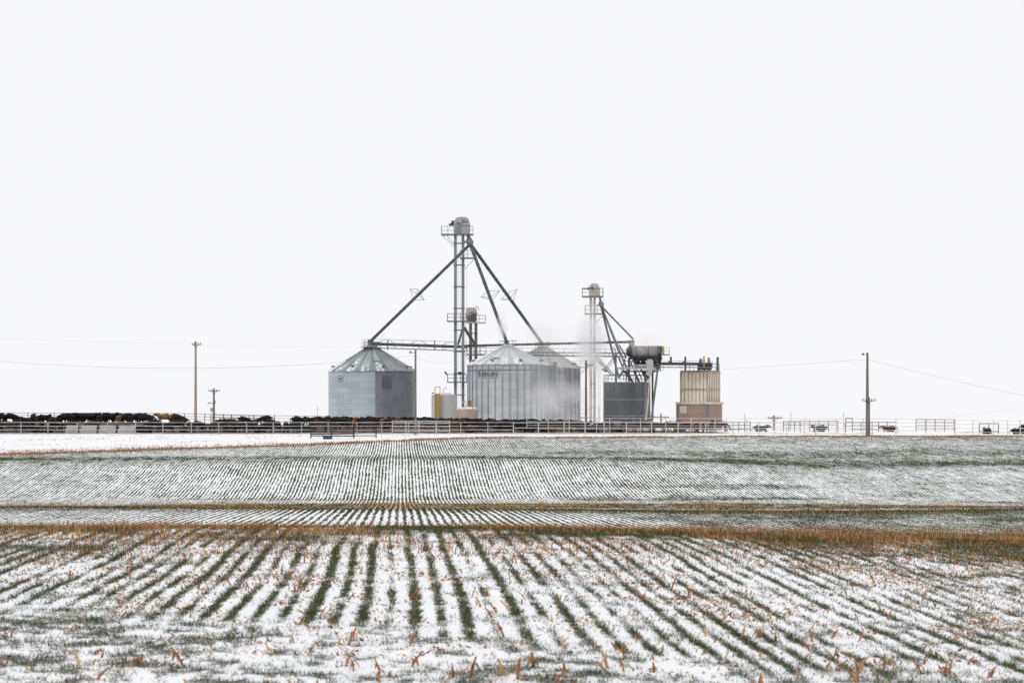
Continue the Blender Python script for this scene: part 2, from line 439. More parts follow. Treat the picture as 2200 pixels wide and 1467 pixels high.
def ground_mat():
    t = NT('snowy field'); pos = t.pos()
    A = lambda n: t.n('ShaderNodeAttribute', attribute_name=n).outputs['Fac']
    cov, near, bare, field, brown, mud = A('cov'), A('near'), A('bare'), A('field'), A('brown'), A('mud')
    s = t.n('ShaderNodeSeparateXYZ', {0: pos})
    # drill rows farther out
    w1 = t.math('MULTIPLY', t.math('SUBTRACT', t.noise(pos, .35, 2), .5), .16)
    u = t.math('DIVIDE', t.math('ADD', t.math('ADD', s.outputs[0], t.math('MULTIPLY', s.outputs[1], .056)), w1), ROW)
    rid = t.math('FLOOR', u); fr = t.math('MULTIPLY', t.math('ABSOLUTE', t.math('SUBTRACT', t.math('FRACT', u), .5)), 2)
    wn = t.n('ShaderNodeTexWhiteNoise', {'W': rid}, noise_dimensions='1D').outputs[0]
    fine = t.noise(pos, 9.0, 4, .7)
    patch = t.noise(pos, .55, 4, .65)
    wid = t.math('ADD', t.math('ADD', .33, t.math('MULTIPLY', wn, .16)), t.math('MULTIPLY', bare, .62))
    wid = t.math('ADD', wid, t.math('MULTIPLY', t.math('SUBTRACT', patch, .5), .95))
    gc1 = t.n('ShaderNodeCombineXYZ', {0: t.math('MULTIPLY', u, .21), 1: t.math('MULTIPLY', s.outputs[1], .12), 2: 0.0})
    gc2 = t.n('ShaderNodeCombineXYZ', {0: t.math('MULTIPLY', u, .55), 1: t.math('MULTIPLY', s.outputs[1], .22), 2: 4.0})
    gm = t.math('ADD', t.math('MULTIPLY', t.math('SUBTRACT', t.noise(gc1.outputs[0], 1.0, 2), .5), .45), t.math('MULTIPLY', t.math('SUBTRACT', t.noise(gc2.outputs[0], 1.0, 2), .5), .55))
    gm = t.math('ADD', gm, t.math('MULTIPLY', t.math('SUBTRACT', t.noise(pos, 1.0, 3, .75, (4.2, .95, 1)), .5), 2.0))
    wid = t.math('ADD', wid, gm)
    e = t.math('SUBTRACT', t.math('ADD', fr, t.math('MULTIPLY', t.math('SUBTRACT', fine, .5), .75)), wid)
    rows = t.ramp(e, .12, -.12)
    sp = t.math('MULTIPLY', t.ramp(t.noise(pos, 14, 3, .7), .60, .70), .35)
    rows = t.math('MULTIPLY', t.math('MAXIMUM', rows, sp), field)
    # close up: coverage baked from the same rows as the blades
    fn = t.noise(pos, 45, 4, .75)
    nr = t.ramp(t.math('ADD', t.math('MULTIPLY', cov, 1.0), t.math('MULTIPLY', t.math('SUBTRACT', fn, .5), 1.7)), .50, .95)
    g = t.math('ADD', t.math('MULTIPLY', rows, t.math('SUBTRACT', 1, near)), t.math('MULTIPLY', nr, near))
    snow = t.mix(t.ramp(t.noise(pos, .9, 4, .6), .3, .75), (.90, .902, .915), (.84, .855, .865))
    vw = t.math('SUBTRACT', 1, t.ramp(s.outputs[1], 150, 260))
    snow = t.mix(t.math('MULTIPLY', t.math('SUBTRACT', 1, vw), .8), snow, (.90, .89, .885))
    gc = t.mix(t.ramp(t.noise(pos, 3.5, 4, .65), .3, .7), (.030, .050, .013), (.052, .064, .022))
    gc = t.mix(t.math('MULTIPLY', t.ramp(t.noise(pos, 20, 3, .7), .5, .72), .55), gc, (.14, .085, .045))
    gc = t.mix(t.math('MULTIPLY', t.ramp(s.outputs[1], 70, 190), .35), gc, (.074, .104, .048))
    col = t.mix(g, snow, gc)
    # brown verge
    bk = t.ramp(t.math('ADD', brown, t.math('MULTIPLY', t.math('SUBTRACT', t.noise(pos, 2.2, 5, .7, (1, .5, 1)), .5), 1.1)), .42, .62)
    bc = t.mix(t.noise(pos, 6, 3), (.27, .135, .065), (.17, .095, .055))
    col = t.mix(bk, col, bc)
    # trampled pens
    mk = t.ramp(t.math('ADD', mud, t.math('MULTIPLY', t.math('SUBTRACT', t.noise(pos, .45, 5, .7, (.6, .6, 1)), .5), 1.1)), .38, .60)
    mc = t.mix(t.ramp(t.noise(pos, 1.1, 4, .65), .3, .7), (.045, .034, .029), (.13, .098, .085))
    col = t.mix(mk, col, mc)
    bump = t.math('ADD', t.math('ADD', t.noise(pos, 5, 4, .6), t.math('MULTIPLY', t.noise(pos, 28, 3, .6), .35)), t.math('MULTIPLY', g, .35))
    return t.finish(col, .8, bump=bump, bd=.03, spec=.2)
M['ground'] = ground_mat()

# ------------------------------------------------------------------ ground sheet
def build_ground():
    tn = np.concatenate([-np.array([1.8, 1.3, 1.0, .8, .7])[:], np.linspace(-.62, .62, 660), np.array([.7, .8, 1.0, 1.3, 1.8])])
    ds = np.concatenate([[-30, -6, 2, 6, 8.5], np.arange(10, 37, .065), 37 * np.exp(np.linspace(0, math.log(300 / 37.), 260))[1:],
                         300 * np.exp(np.linspace(0, math.log(8000 / 300.), 60))[1:]])
    T, Dm = np.meshgrid(tn, ds)
    X = T * np.maximum(np.abs(Dm), 12); Y = Dm
    Z = H(X, Y)
    nc = near_cov(X, Y) * (Y < 60)
    Z = Z + np.where(Y < 36, .012 * nc, 0)
    nr, ncl = X.shape
    co = np.stack([X, Y, Z], -1).reshape(-1, 3).astype(np.float32)
    idx = np.arange(nr * ncl).reshape(nr, ncl)
    q = np.stack([idx[:-1, :-1], idx[:-1, 1:], idx[1:, 1:], idx[1:, :-1]], -1).reshape(-1, 4)
    me = bpy.data.meshes.new('ground')
    me.vertices.add(len(co)); me.vertices.foreach_set('co', co.ravel())
    me.loops.add(q.size); me.loops.foreach_set('vertex_index', q.ravel().astype(np.int32))
    me.polygons.add(len(q)); me.polygons.foreach_set('loop_start', np.arange(0, q.size, 4, dtype=np.int32))
    me.polygons.foreach_set('loop_total', np.full(len(q), 4, np.int32))
    me.polygons.foreach_set('use_smooth', np.ones(len(q), bool))
    me.update()
    E = edgeD(X)
    field = (1 - sstep(-1.0, .6, Y - E)) * sstep(4, 8, Y)
    verge = np.exp(-((Y - E) / (1.3 + 2.0 * sstep(-10, -45, X))) ** 2) * .75
    verge = np.maximum(verge, (.20 + .12 * sstep(0, -35, X)) * sstep(0, 2, Y - E) * (1 - sstep(226, 236, Y)))
    cb = np.exp(-((Y - 35.5 + .10 * np.maximum(X, 0)) / 5.6) ** 2) * (.46 + .40 * (fbm(X / 1.6, Y / 3, 301, 3) - .5) + .14 * sstep(-7, 0, X))
    cb = np.maximum(cb, np.exp(-((Y - 77) / 6.0) ** 2) * .3 + np.exp(-((Y - 106) / 14) ** 2) * (.36 + .5 * (fbm(X / 4, Y / 6, 305, 3) - .5)))
    verge = np.maximum(verge, cb)
    mud = sstep(236, 240, Y) * (1 - sstep(278, 292, Y)) * (1 - sstep(20, 32, X)) * .95
    mud = np.maximum(mud, .36 * sstep(236, 240, Y) * (1 - sstep(275, 300, Y)))
    att = {'cov': nc, 'near': 1 - sstep(33, 38, Y), 'bare': far_bare(X, Y), 'field': field, 'brown': verge, 'mud': mud}
    for k, a in att.items():
        at = me.attributes.new(k, 'FLOAT', 'POINT'); at.data.foreach_set('value', a.ravel().astype(np.float32))
    me.materials.append(M['ground'])
    o = bpy.data.objects.new('ground', me); COL.objects.link(o)
    tag(o, 'rolling snow dusted field with green drill rows and feedlot pens beyond', 'ground', kind='structure')
build_ground()

# ------------------------------------------------------------------ blades (grass, straw): triangles in one mesh
def blade_mesh(name, base, up, side, tint, mat, bend=None):
    """base (n,3), up (n,3) tip offset, side (n,3) half width offset, tint (n,3)"""
    n = len(base)
    if bend is None:
        co = np.stack([base - side, base + side, base + up], 1).reshape(-1, 3)
        k = 3; lo = np.arange(n * 3)
        ls = np.arange(0, n * 3, 3); lt = np.full(n, 3)
        tt = np.repeat(tint, 3, 0)
    else:
        mid = base + up * .55 + bend * .25
        tip = base + up + bend
        co = np.stack([base - side, base + side, mid + side * .75, mid - side * .75, tip], 1).reshape(-1, 3)
        b = (np.arange(n) * 5)[:, None]
        lo = np.concatenate([b + 0, b + 1, b + 2, b + 3, b + 3, b + 2, b + 4], 1).ravel()
        ls = (np.arange(n) * 7)[:, None] + np.array([0, 4]); ls = ls.ravel(); lt = np.tile([4, 3], n)
        tt = np.repeat(tint, 5, 0)
    me = bpy.data.meshes.new(name)
    me.vertices.add(len(co)); me.vertices.foreach_set('co', co.astype(np.float32).ravel())
    me.loops.add(len(lo)); me.loops.foreach_set('vertex_index', lo.astype(np.int32))
    me.polygons.add(len(ls)); me.polygons.foreach_set('loop_start', ls.astype(np.int32)); me.polygons.foreach_set('loop_total', lt.astype(np.int32))
    me.update()
    ca = me.color_attributes.new('tint', 'FLOAT_COLOR', 'POINT')
    ca.data.foreach_set('color', np.concatenate([tt, np.ones((len(tt), 1))], 1).astype(np.float32).ravel())
    me.materials.append(mat)
    o = bpy.data.objects.new(name, me); COL.objects.link(o)
    return o

def scatter(n, d0, d1, tmax=.33):
    D = np.sqrt(rng.uniform(d0 * d0, d1 * d1, n)); X = rng.uniform(-tmax, tmax, n) * D
    return X, D
def arr(x, y, z): return np.stack([x, y, z], -1)

def wheat():
    parts = []
    # near: fine bent blades, mid and far: coarser tufts
    for (d0, d1, n, h0, h1, w, thr) in ((10.5, 20, 720000, .03, .075, .0021, 1), (20, 36, 930000, .03, .075, .003, 1)):
        X, Y = scatter(n, d0, d1, .55 if d1 < 25 else .5); c = near_cov(X, Y)
        k = rng.uniform(0, 1, n) < np.clip(c, 0, .8) ** 1.4 * .85
        X, Y, c = X[k], Y[k], c[k]; m = len(X)
        h = rng.uniform(h0, h1, m) * (.55 + .6 * c)
        a = rng.uniform(0, 2 * PI, m); w_ = w * rng.uniform(.7, 1.4, m)
        parts.append((X, Y, h, a, w_, rng.uniform(.2, .9, m)))
    for (d0, d1, n, h0, h1, w) in ((36, 78, 330000, .03, .08, .006), (78, 226, 420000, .04, .10, .030)):
        X, Y = scatter(n, d0, d1, .32)
        u = np.round((X + .056 * Y) / ROW - .5) + .5
        X = u * ROW - .056 * Y + rng.normal(0, .035, n)
        b = far_bare(X, Y); k = (rng.uniform(0, 1, n) < (.22 + .75 * b) * np.where(Y > 78, 1.7 * sstep(.38, .66, fbm(X / .5, Y / 2.0, 401, 2)), 1)) & (Y < edgeD(X) - .5)
        X, Y, b = X[k], Y[k], b[k]; m = len(X)
        parts.append((X, Y, rng.uniform(h0, h1, m) * (.6 + .6 * b), rng.uniform(0, 2 * PI, m), w * rng.uniform(.7, 1.4, m), rng.uniform(.2, .9, m)))
    X, Y, h, a, w, l = [np.concatenate(q) for q in zip(*parts)]
    Z = H(X, Y) - .004
    base = arr(X, Y, Z)
    lx = np.cos(a * 3.7) * l * h; ly = np.sin(a * 3.7) * l * h
    up = arr(lx * .4, ly * .4, h)
    side = arr(np.cos(a) * w, np.sin(a) * w, 0 * w)
    bend = arr(lx * .7, ly * .7, -h * .18)
    r = rng.uniform(0, 1, len(X))[:, None]; q = rng.uniform(0, 1, len(X))[:, None]
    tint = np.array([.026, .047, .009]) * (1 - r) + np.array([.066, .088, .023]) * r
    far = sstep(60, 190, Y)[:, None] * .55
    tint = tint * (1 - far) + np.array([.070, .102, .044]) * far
    tint = np.where(q > .93, np.array([.20, .13, .065]), np.where((q < .05), np.array([.36, .39, .36]), tint))
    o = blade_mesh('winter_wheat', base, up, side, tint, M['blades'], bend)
    tag(o, 'short green winter wheat growing in drill rows through the snow', 'wheat', kind='stuff')
wheat()

def straw():
    Xs = []; 
    def put(X, Y, h, w, lie, r):
        Xs.append((X, Y, h, w, lie, r))
    # litter over the near ground, denser to the right
    n = 165000; X, Y = scatter(n, 11, 36, .5)
    dens = .03 + .75 * sstep(.50, .72, fbm(X / .8, Y / 1.1, 201, 3)) + .30 * sstep(1.5, 6, X) * sstep(.40, .65, fbm(X / 1.1, Y / 1.4, 207, 3)) + (.08 + .5 * sstep(.48, .7, fbm(X / .5, Y / .9, 205, 3))) * sstep(20, 29, Y)
    k = rng.uniform(0, 1, n) < dens * .55; X, Y = X[k], Y[k]; m = len(X)
    put(X, Y, rng.uniform(.015, .08, m), rng.uniform(.004, .014, m), rng.uniform(.2, 3.0, m), rng.uniform(0, 1, m) ** 1.5)
    # broken leaves lying in drifts between the rows
    n = 190000; X, Y = scatter(n, 12, 34, .5)
    cl = fbm(X / .55, Y / .9, 261, 3); b2 = fbm(X / 3.0, Y / 3.0, 263, 2)
    dens = sstep(.50, .66, cl) * (.30 + .85 * sstep(.40, .60, b2) * sstep(15, 22, Y) + .5 * sstep(24, 30, Y) + .55 * sstep(1, 5, X))
    k = rng.uniform(0, 1, n) < dens * .5; X, Y = X[k], Y[k]; m = len(X)
    put(X, Y, rng.uniform(.025, .08, m), rng.uniform(.008, .021, m), rng.uniform(.8, 3.5, m), rng.uniform(0, .85, m))
    # crest of the near rise: dense dry stalks
    n = 220000; X, Y = scatter(n, 26, 60, .42)
    cl = fbm(X / 1.8, Y / 4, 211, 3)
    sft = .12 * np.maximum(X, 0)
    dens = np.exp(-((Y - 35 + sft) / np.where(Y < 35 - sft, 5.6, 10.0)) ** 2) * sstep(.37, .60, cl + .05) * 1.15 * (1 - .5 * sstep(1, 6, X) * (1 - sstep(.42, .62, fbm(X / 1.3, Y / 3, 217, 2)))) + (.12 + .3 * sstep(0, 9, X)) * np.exp(-((Y - 52) / 14) ** 2)
    k = rng.uniform(0, 1, n) < dens * .75; X, Y = X[k], Y[k]; m = len(X)
    put(X, Y, rng.uniform(.04, .19, m) * (.6 + .8 * fbm(X / .9, Y / 2, 219, 2)) * (.7 + .6 * rng.uniform(0, 1, m) ** 3), rng.uniform(.004, .009, m), rng.uniform(0, .7, m), rng.uniform(0, 1, m))
    # second rise
    n = 90000; X, Y = scatter(n, 62, 120, .32)
    cl = fbm(X / 3, Y / 6, 221, 3)
    dens = np.exp(-((Y - 77) / 6.0) ** 2) * (.2 + .6 * sstep(.35, .65, cl)) + np.exp(-((Y - 106) / 13) ** 2) * .9 * sstep(.38, .62, cl) + .04
    k = rng.uniform(0, 1, n) < dens * .55; X, Y = X[k], Y[k]; m = len(X)
    put(X, Y, rng.uniform(.10, .34, m), rng.uniform(.004, .009, m), rng.uniform(0, .4, m), rng.uniform(.3, 1, m))
    # field edge verge
    n = 42000; X = rng.uniform(-75, 72, n); wd = 1.1 + 2.6 * sstep(-8, -45, X)
    Y = edgeD(X) + rng.normal(0, 1, n) * wd
    k = rng.uniform(0, 1, n) < .25 + .75 * sstep(.3, .7, fbm(X / 3, Y / 2, 231, 3)); X, Y = X[k], Y[k]; m = len(X)
    put(X, Y, rng.uniform(.06, .26, m), rng.uniform(.012, .03, m), rng.uniform(0, .9, m), rng.uniform(0, .7, m))
    # weeds on the snowy verge
    n = 26000; X = rng.uniform(-70, 70, n); Y = rng.uniform(150, 233, n)
    k = (Y > edgeD(X) + 1) & (rng.uniform(0, 1, n) < sstep(.48, .70, fbm(X / 2.5, Y / 5, 241, 3)) * (.35 + .65 * sstep(0, -30, X)))
    X, Y = X[k], Y[k]; m = len(X)
    put(X, Y, rng.uniform(.05, .22, m), rng.uniform(.012, .03, m), rng.uniform(0, 1.2, m), rng.uniform(0, .8, m))
    X, Y, h, w, lie, r = [np.concatenate(q) for q in zip(*Xs)]
    a = rng.uniform(0, 2 * PI, len(X)); b = rng.uniform(0, 2 * PI, len(X))
    base = arr(X, Y, H(X, Y) - .004)
    hh = h / np.sqrt(1 + lie * lie)
    up = arr(np.cos(a) * hh * lie, np.sin(a) * hh * lie, hh)
    side = arr(np.cos(b) * w, np.sin(b) * w * .6, 0 * w)
    bend = arr(np.cos(b) * hh * .15, np.sin(b) * hh * .15, -.10 * hh)
    r = r[:, None]; q = rng.uniform(0, 1, len(X))[:, None]
    tint = np.array([.30, .10, .032]) * (1 - r) + np.array([.50, .26, .085]) * r
    tint = np.where(q > .80, np.array([.50, .37, .20]), np.where(q < .2, np.array([.13, .055, .032]), tint))
    o = blade_mesh('corn_stubble', base, up, side, tint, M['straw'], bend)
    tag(o, 'dry tan corn stalks, leaf litter and brown weeds along the field crests', 'stubble', kind='stuff')
straw()

# near stubs one by one
M['stalk'] = simple('broken corn stalk', (.42, .19, .07), (.24, .10, .045), 22, (1, 1, .35), .85)
M['stalk_pale'] = simple('bleached corn stalk', (.60, .42, .20), (.42, .26, .11), 22, (1, 1, .35), .85)
def stalk_mesh(seed, mat):
    r = random.Random(seed); mb = MB()
    h = r.uniform(.05, .14); lean = Vector((r.uniform(-1, 1), r.uniform(-.8, .8), r.uniform(.5, 1.2))).normalized()
    p0 = Vector((0, 0, -.02)); p1 = lean * h * .55; p2 = p1 + (lean + Vector((r.uniform(-.25, .25), 0, 0))).normalized() * h * .5
    rad = r.uniform(.005, .0095)
    mb.tube(p0, p1, rad * 1.25, rad, 7); mb.tube(p1, p2, rad * 1.08, rad * .75, 7)
    mb.tube(p1 - lean * .006, p1 + lean * .006, rad * 1.35, rad * 1.35, 7)
    for k in range(r.randint(2, 4)):
        a = r.uniform(0, 2 * PI); L = r.uniform(.04, .09); w = r.uniform(.007, .014)
        d = Vector((math.cos(a), math.sin(a), 0)); s = Vector((-d.y, d.x, 0)) * w
        st = p1 * r.uniform(.4, 1.4); pts = [st, st + d * L * .4 + Vector((0, 0, L * .12)), st + d * L * .8 + Vector((0, 0, -L * .15)), st + d * L * 1.05 + Vector((0, 0, -L * .5))]
        vs = []
        for i, p in enumerate(pts):
            ww = (1 - .25 * i); vs += [p - s * ww, p + s * ww]
        mb.add(vs, [(0, 1, 3, 2), (2, 3, 5, 4), (4, 5, 7, 6)])
    me = mb.mesh('corn_stalk'); me.materials.append(mat); return me
stalks = [stalk_mesh(100 + i, M['stalk'] if i % 4 else M['stalk_pale']) for i in range(14)]
proto = None; cnt = 0
rs = random.Random(5)
for tries in range(9000):
    if cnt >= 290: break
    D = math.sqrt(rs.uniform(13.2 ** 2, 27 ** 2)); t = rs.uniform(-.27, .27); x = t * D
    d = float(fbm(np.array([x / .9]), np.array([D / 1.1]), 251, 3)[0])
    p = max(0, d - .52) * 4.0 + (.05 if t > .06 else 0) + (.08 if D < 15 else 0)
    if rs.random() > p: continue
    # old corn rows run across the view
    D = round(D / .76) * .76 + rs.gauss(0, .10)
    k = rs.randrange(14)
    if proto is None:
        proto = bpy.data.objects.new('corn_stalk', stalks[k]); o = proto
    else:
        o = proto.copy(); o.data = stalks[k]
    COL.objects.link(o)
    o.location = (x, D, hz(x, D)); o.rotation_euler = (0, 0, rs.uniform(0, 6.28)); s = rs.uniform(.5, 1.15) * (1.35 if D < 16 else 1.1); o.scale = (s, s, s)
    where = 'bottom edge' if D < 15.5 else ('middle foreground' if D < 21 else 'far foreground')
    side = 'at left' if t < -.09 else ('at right' if t > .09 else 'in the centre')
    tone = 'bleached straw coloured' if k % 4 == 0 else 'orange tan'
    tag(o, f'{tone} torn corn stalk stub in the {where} snow, {side}', 'corn stalk', 'broken corn stalk stubs in the snow')
    cnt += 1

# ------------------------------------------------------------------ railings, text
def railing(mb, pts, h, step=1.5, r=.025, mid=True):
    for a, b in zip(pts[:-1], pts[1:]):
        a = Vector(a); b = Vector(b); n = max(1, round((b - a).length / step))
        up = Vector((0, 0, h))
        mb.tube(a + up, b + up, r, n=5)
        if mid: mb.tube(a + up * .5, b + up * .5, r * .8, n=5)
        for i in range(n + 1):
            q = a.lerp(b, i / n); mb.tube(q, q + up, r, n=5)
    return mb
def ring_pts(x0, x1, y0, y1, z):
    return [(x0, y0, z), (x1, y0, z), (x1, y1, z), (x0, y1, z), (x0, y0, z)]
def text_mesh(body, size, shear=0.0, bold=0.0):
    cu = bpy.data.curves.new('txt', 'FONT'); cu.body = body; cu.size = size; cu.shear = shear; cu.offset = bold
    cu.align_x = 'CENTER'; cu.align_y = 'CENTER'; cu.extrude = .01; cu.resolution_u = 3
    ob = bpy.data.objects.new('txt', cu); COL.objects.link(ob)
    dg = bpy.context.evaluated_depsgraph_get()
    me = bpy.data.meshes.new_from_object(ob.evaluated_get(dg))
    vs = [v.co.copy() for v in me.vertices]; fs = [tuple(p.vertices) for p in me.polygons]
    bpy.data.objects.remove(ob); bpy.data.curves.remove(cu); bpy.data.meshes.remove(me)
    return vs, fs

# ------------------------------------------------------------------ grain bins
def grain_bin(label, px, D, rpx, eave_y, apex_y, wm, rm, ribs, seed, npan=36):
    r = random.Random(seed)
    cx = XW(px, D); R = rpx * PXM(D)
    zb = min(hz(cx, D - R), hz(cx, D + R), hz(cx, D)) - .05
    ze = ZW(eave_y, D); za = ZW(apex_y, D)
    t = thing('grain_bin', label, 'grain bin', (cx, D, zb))
    C = (cx, D, 0)
    w = part('wall', MB().lathe(C, [(R, zb), (R, ze)], 96), wm, t, True)
    rt = .95; Re = R + .16
    slope = (za - ze) / (Re - rt)
    rf = MB().lathe(C, [(Re, ze - .16), (Re, ze - .02), (rt, za), (rt, za + .28), (rt * .6, za + .42), (0.01, za + .42)], 72)
    for i in range(npan):
        a = 2 * PI * (i + .5) / npan
        d = Vector((math.sin(a), -math.cos(a), 0))
        rf.beam(Vector(C) + d * (Re - .02) + Vector((0, 0, ze + .03)), Vector(C) + d * (rt + .05) + Vector((0, 0, za + .03)), .085, .11)
    part('roof', rf, rm, t)
    for a in [k * 2 * PI / 8 + .35 for k in range(8)]:
        d = Vector((math.sin(a), -math.cos(a), 0)); rr = Re - .75
        b = Vector(C) + d * rr + Vector((0, 0, ze + (Re - rr) * slope))
        v = MB().box(b + Vector((0, 0, .14)), (.30, .42, .24), a).box(b + d * .2 + Vector((0, 0, .22)), (.36, .34, .17), a)
        part('roof_vent', v, M['roof_hatch'], t)
    for zr in ((ze - .9,) if ribs else (ze - .06,)):
        part('wind_ring', MB().lathe(C, [(R + .03, zr - .07), (R + .13, zr - .05), (R + .13, zr + .05), (R + .03, zr + .07)], 64), M['galv'], t)
    if ribs:
        for i in range(ribs):
            a = 2 * PI * (i + .3) / ribs; d = Vector((math.sin(a), -math.cos(a), 0))
            s = MB().box(Vector(C) + d * (R + .05) + Vector((0, 0, (zb + ze) / 2)), (.15, .11, ze - zb - .12), a)
            part('stiffener', s, M['stiff'], t)
    # ridge handrail round the filler opening
    pts = [Vector(C) + Vector((1.25 * math.sin(k * PI / 5), -1.25 * math.cos(k * PI / 5), za - .05)) for k in range(11)]
    part('peak_railing', railing(MB(), pts, 1.0, 2, .028), M['rail'], t)
    return t, Vector(C), R, zb, ze, za

def on_wall(C, R, ang, z, vs, lift):
    out = []
    for v in vs:
        a = ang + v.x / R; rr = R + lift + v.z
        out.append(Vector((C.x + rr * math.sin(a), C.y - rr * math.cos(a), z + v.y)))
    return out
D1 = 300
b1, C1, R1, zb1, ze1, za1 = grain_bin('left corrugated steel grain bin, pale on its left with shade painted dark on its right', 799, D1, 93, 797, 748, M['bin1'], M['roof1'], 0, 3)
# oval badge
a1 = math.asin((737 - 799) / 93.0); zt = ZW(815, D1)
bd = MB()
n = 28
for (ra, rb, ri, rj) in ((.64, .46, .56, .38),):
    vs = [Vector((ra * math.cos(2 * PI * i / n), rb * math.sin(2 * PI * i / n), 0)) for i in range(n)] + [Vector((ri * math.cos(2 * PI * i / n), rj * math.sin(2 * PI * i / n), 0)) for i in range(n)]
    bd.add(on_wall(C1, R1, a1, zt, vs, .05), [(i, (i + 1) % n, n + (i + 1) % n, n + i) for i in range(n)])
badge_w = MB(); vs = [Vector((.555 * math.cos(2 * PI * i / n), .375 * math.sin(2 * PI * i / n), 0)) for i in range(n)]
badge_w.add(on_wall(C1, R1, a1, zt, vs, .045), [tuple(range(n))])
bw = part('badge', badge_w, M['mark_white'], b1, label='oval white badge with dark rim reading GSI')
part('badge_rim', bd, M['mark_dark'], bw)
tv, tf = text_mesh('GSI', .50, 0, .01)
part('lettering', MB().add(on_wall(C1, R1, a1, zt, [Vector((v.x, v.y, v.z)) for v in tv], .07), tf), M['mark_dark'], bw)
# roof hatch and little roof ladder
hh = MB().box(P(810, 779, D1 - 4.2), (.95, .7, .55)).box(P(810, 784, D1 - 4.5), (1.1, .9, .16))
part('roof_hatch', hh, M['roof_hatch'], b1)
part('roof_rail', MB().tube(P(738, 776, D1 - 1.5), P(756, 776, D1 - 1.8), .05, n=5).tube(P(738, 776, D1 - 1.5), P(738, 779, D1 - 1.5), .04, n=5), M['rail'], b1)
part('wall_door', MB().box((C1.x + R1 * math.sin(.42), C1.y - R1 * math.cos(.42) - .0, ZW(822, D1)), (1.5, .08, 1.9), .42), M['hatch_door'], b1)

D2 = 295
b2, C2, R2, zb2, ze2, za2 = grain_bin('pale grain bin with vertical stiffeners and blue and black lettering in the middle', 1091, D2, 86, 783, 746, M['bin2'], M['roof2'], 34, 4)
asn = math.asin((1049 - 1091) / 86.0); zs = ZW(806, D2); Lr = .13
def sign_text(body, px, size, mat, name, shear=0, lift=.15, parent=None, bold=.012):
    ang = math.asin((px - 1091) / 86.0)
    tv, tf = text_mesh(body, size, shear, bold)
    return part(name, MB().add(on_wall(C2, R2, ang, zs, tv, lift), tf), mat, parent)
# backing sheet
nb = 12; vs = []; W_, Hh = 3.3, .95
for i in range(nb + 1):
    x = -W_ / 2 + W_ * i / nb; vs += [Vector((x, -Hh / 2, 0)), Vector((x, Hh / 2, 0))]
sg = part('name_plate', MB().add(on_wall(C2, R2, math.asin((1048 - 1091) / 86.0), zs, vs, .12), [(2 * i, 2 * i + 2, 2 * i + 3, 2 * i + 1) for i in range(nb)]), M['galv_light'], b2, label='bin name plate reading BEHLEN with a blue first letter')
for ch, px in zip('EHLEN', (1040, 1046.5, 1053, 1059, 1065.5)):
    sign_text(ch, px, .78, M['mark_dark'], 'lettering', parent=sg)
sign_text('B', 1032.5, .86, M['mark_blue'], 'lettering', parent=sg, bold=.03)
ang = math.asin((1031 - 1091) / 86.0)
part('swoosh', MB().add(on_wall(C2, R2, ang, zs, [Vector((-.35, .42, 0)), Vector((.05, .30, 0)), Vector((.35, .50, 0)), Vector((.0, .42, 0))], .16), [(0, 1, 2, 3)]), M['mark_green'], sg)
part('roof_hatch', MB().box(P(1066, 771, D2 - 4.0), (.8, .7, .5), .2), M['roof_hatch'], b2)

D3 = 322
b3, C3, R3, zb3, ze3, za3 = grain_bin('right grain bin behind the steam, stained grey wall and tan grey roof', 1166, D3, 80, 790, 748, M['bin3'], M['roof3'], 32, 5)
pl = part('eave_platform', MB().box(P(1247, 789, D3 - 2), (2.4, 1.6, .12)), M['rail'], b3)
part('railing', railing(MB(), [P(1230, 789, D3 - 2.8), P(1264, 789, D3 - 2.8)], 1.0, 1.2, .03), M['rail'], pl)
part('brace', MB().tube(P(1262, 790, D3 - 2), P(1246, 803, D3 - 2), .05, n=5), M['rail'], pl)
pl = part('lower_platform', MB().box(P(1183, 786, D3 - 6), (2.0, 1.2, .1)), M['rail'], b3)
part('railing', railing(MB(), [P(1172, 786, D3 - 6.6), P(1189, 786, D3 - 6.6)], 1.1, .8, .03), M['rail'], pl)
pl = part('ground_platform', MB().box(P(1258, 897, D3 - 1), (2.2, 1.5, .12)), M['rail'], b3)
part('railing', railing(MB(), [P(1246, 896, D3 - 1.7), P(1268, 896, D3 - 1.7)], 1.2, .8, .03), M['rail'], pl)

# ------------------------------------------------------------------ bucket elevators
def platform(parent, x0, x1, y, D, depth, rh, mat, railmat, front=.9, braces=()):
    s = PXM(D); z = ZW(y, D)
    X0, X1 = XW(x0, D), XW(x1, D)
    mb = MB().box(((X0 + X1) / 2, D - front + depth / 2, z), (X1 - X0, depth, .14))
    for (bx, by, ex, ey) in braces: mb.tube(P(bx, by, D - front + .1), P(ex, ey, D - front + .3), .045, n=5)
    pl = part('platform', mb, mat, parent)
    zz = z + .07
    part('railing', railing(MB(), ring_pts(X0 + .05, X1 - .05, D - front + .05, D - front + depth - .05, zz), rh * s, 1.0, .026), railmat, pl)
    return pl
def ladder(mb, x, D, z0, z1, w=.45, r=.022, step=.5):
    for s in (-1, 1): mb.tube((x + s * w / 2, D, z0), (x + s * w / 2, D, z1), r, n=5)
    z = z0 + .3
    while z < z1: mb.tube((x - w / 2, D, z), (x + w / 2, D, z), r * .8, n=4); z += step
    return mb

def head_prof(D, pts): return [(XW(x, D), ZW(y, D)) for x, y in pts]
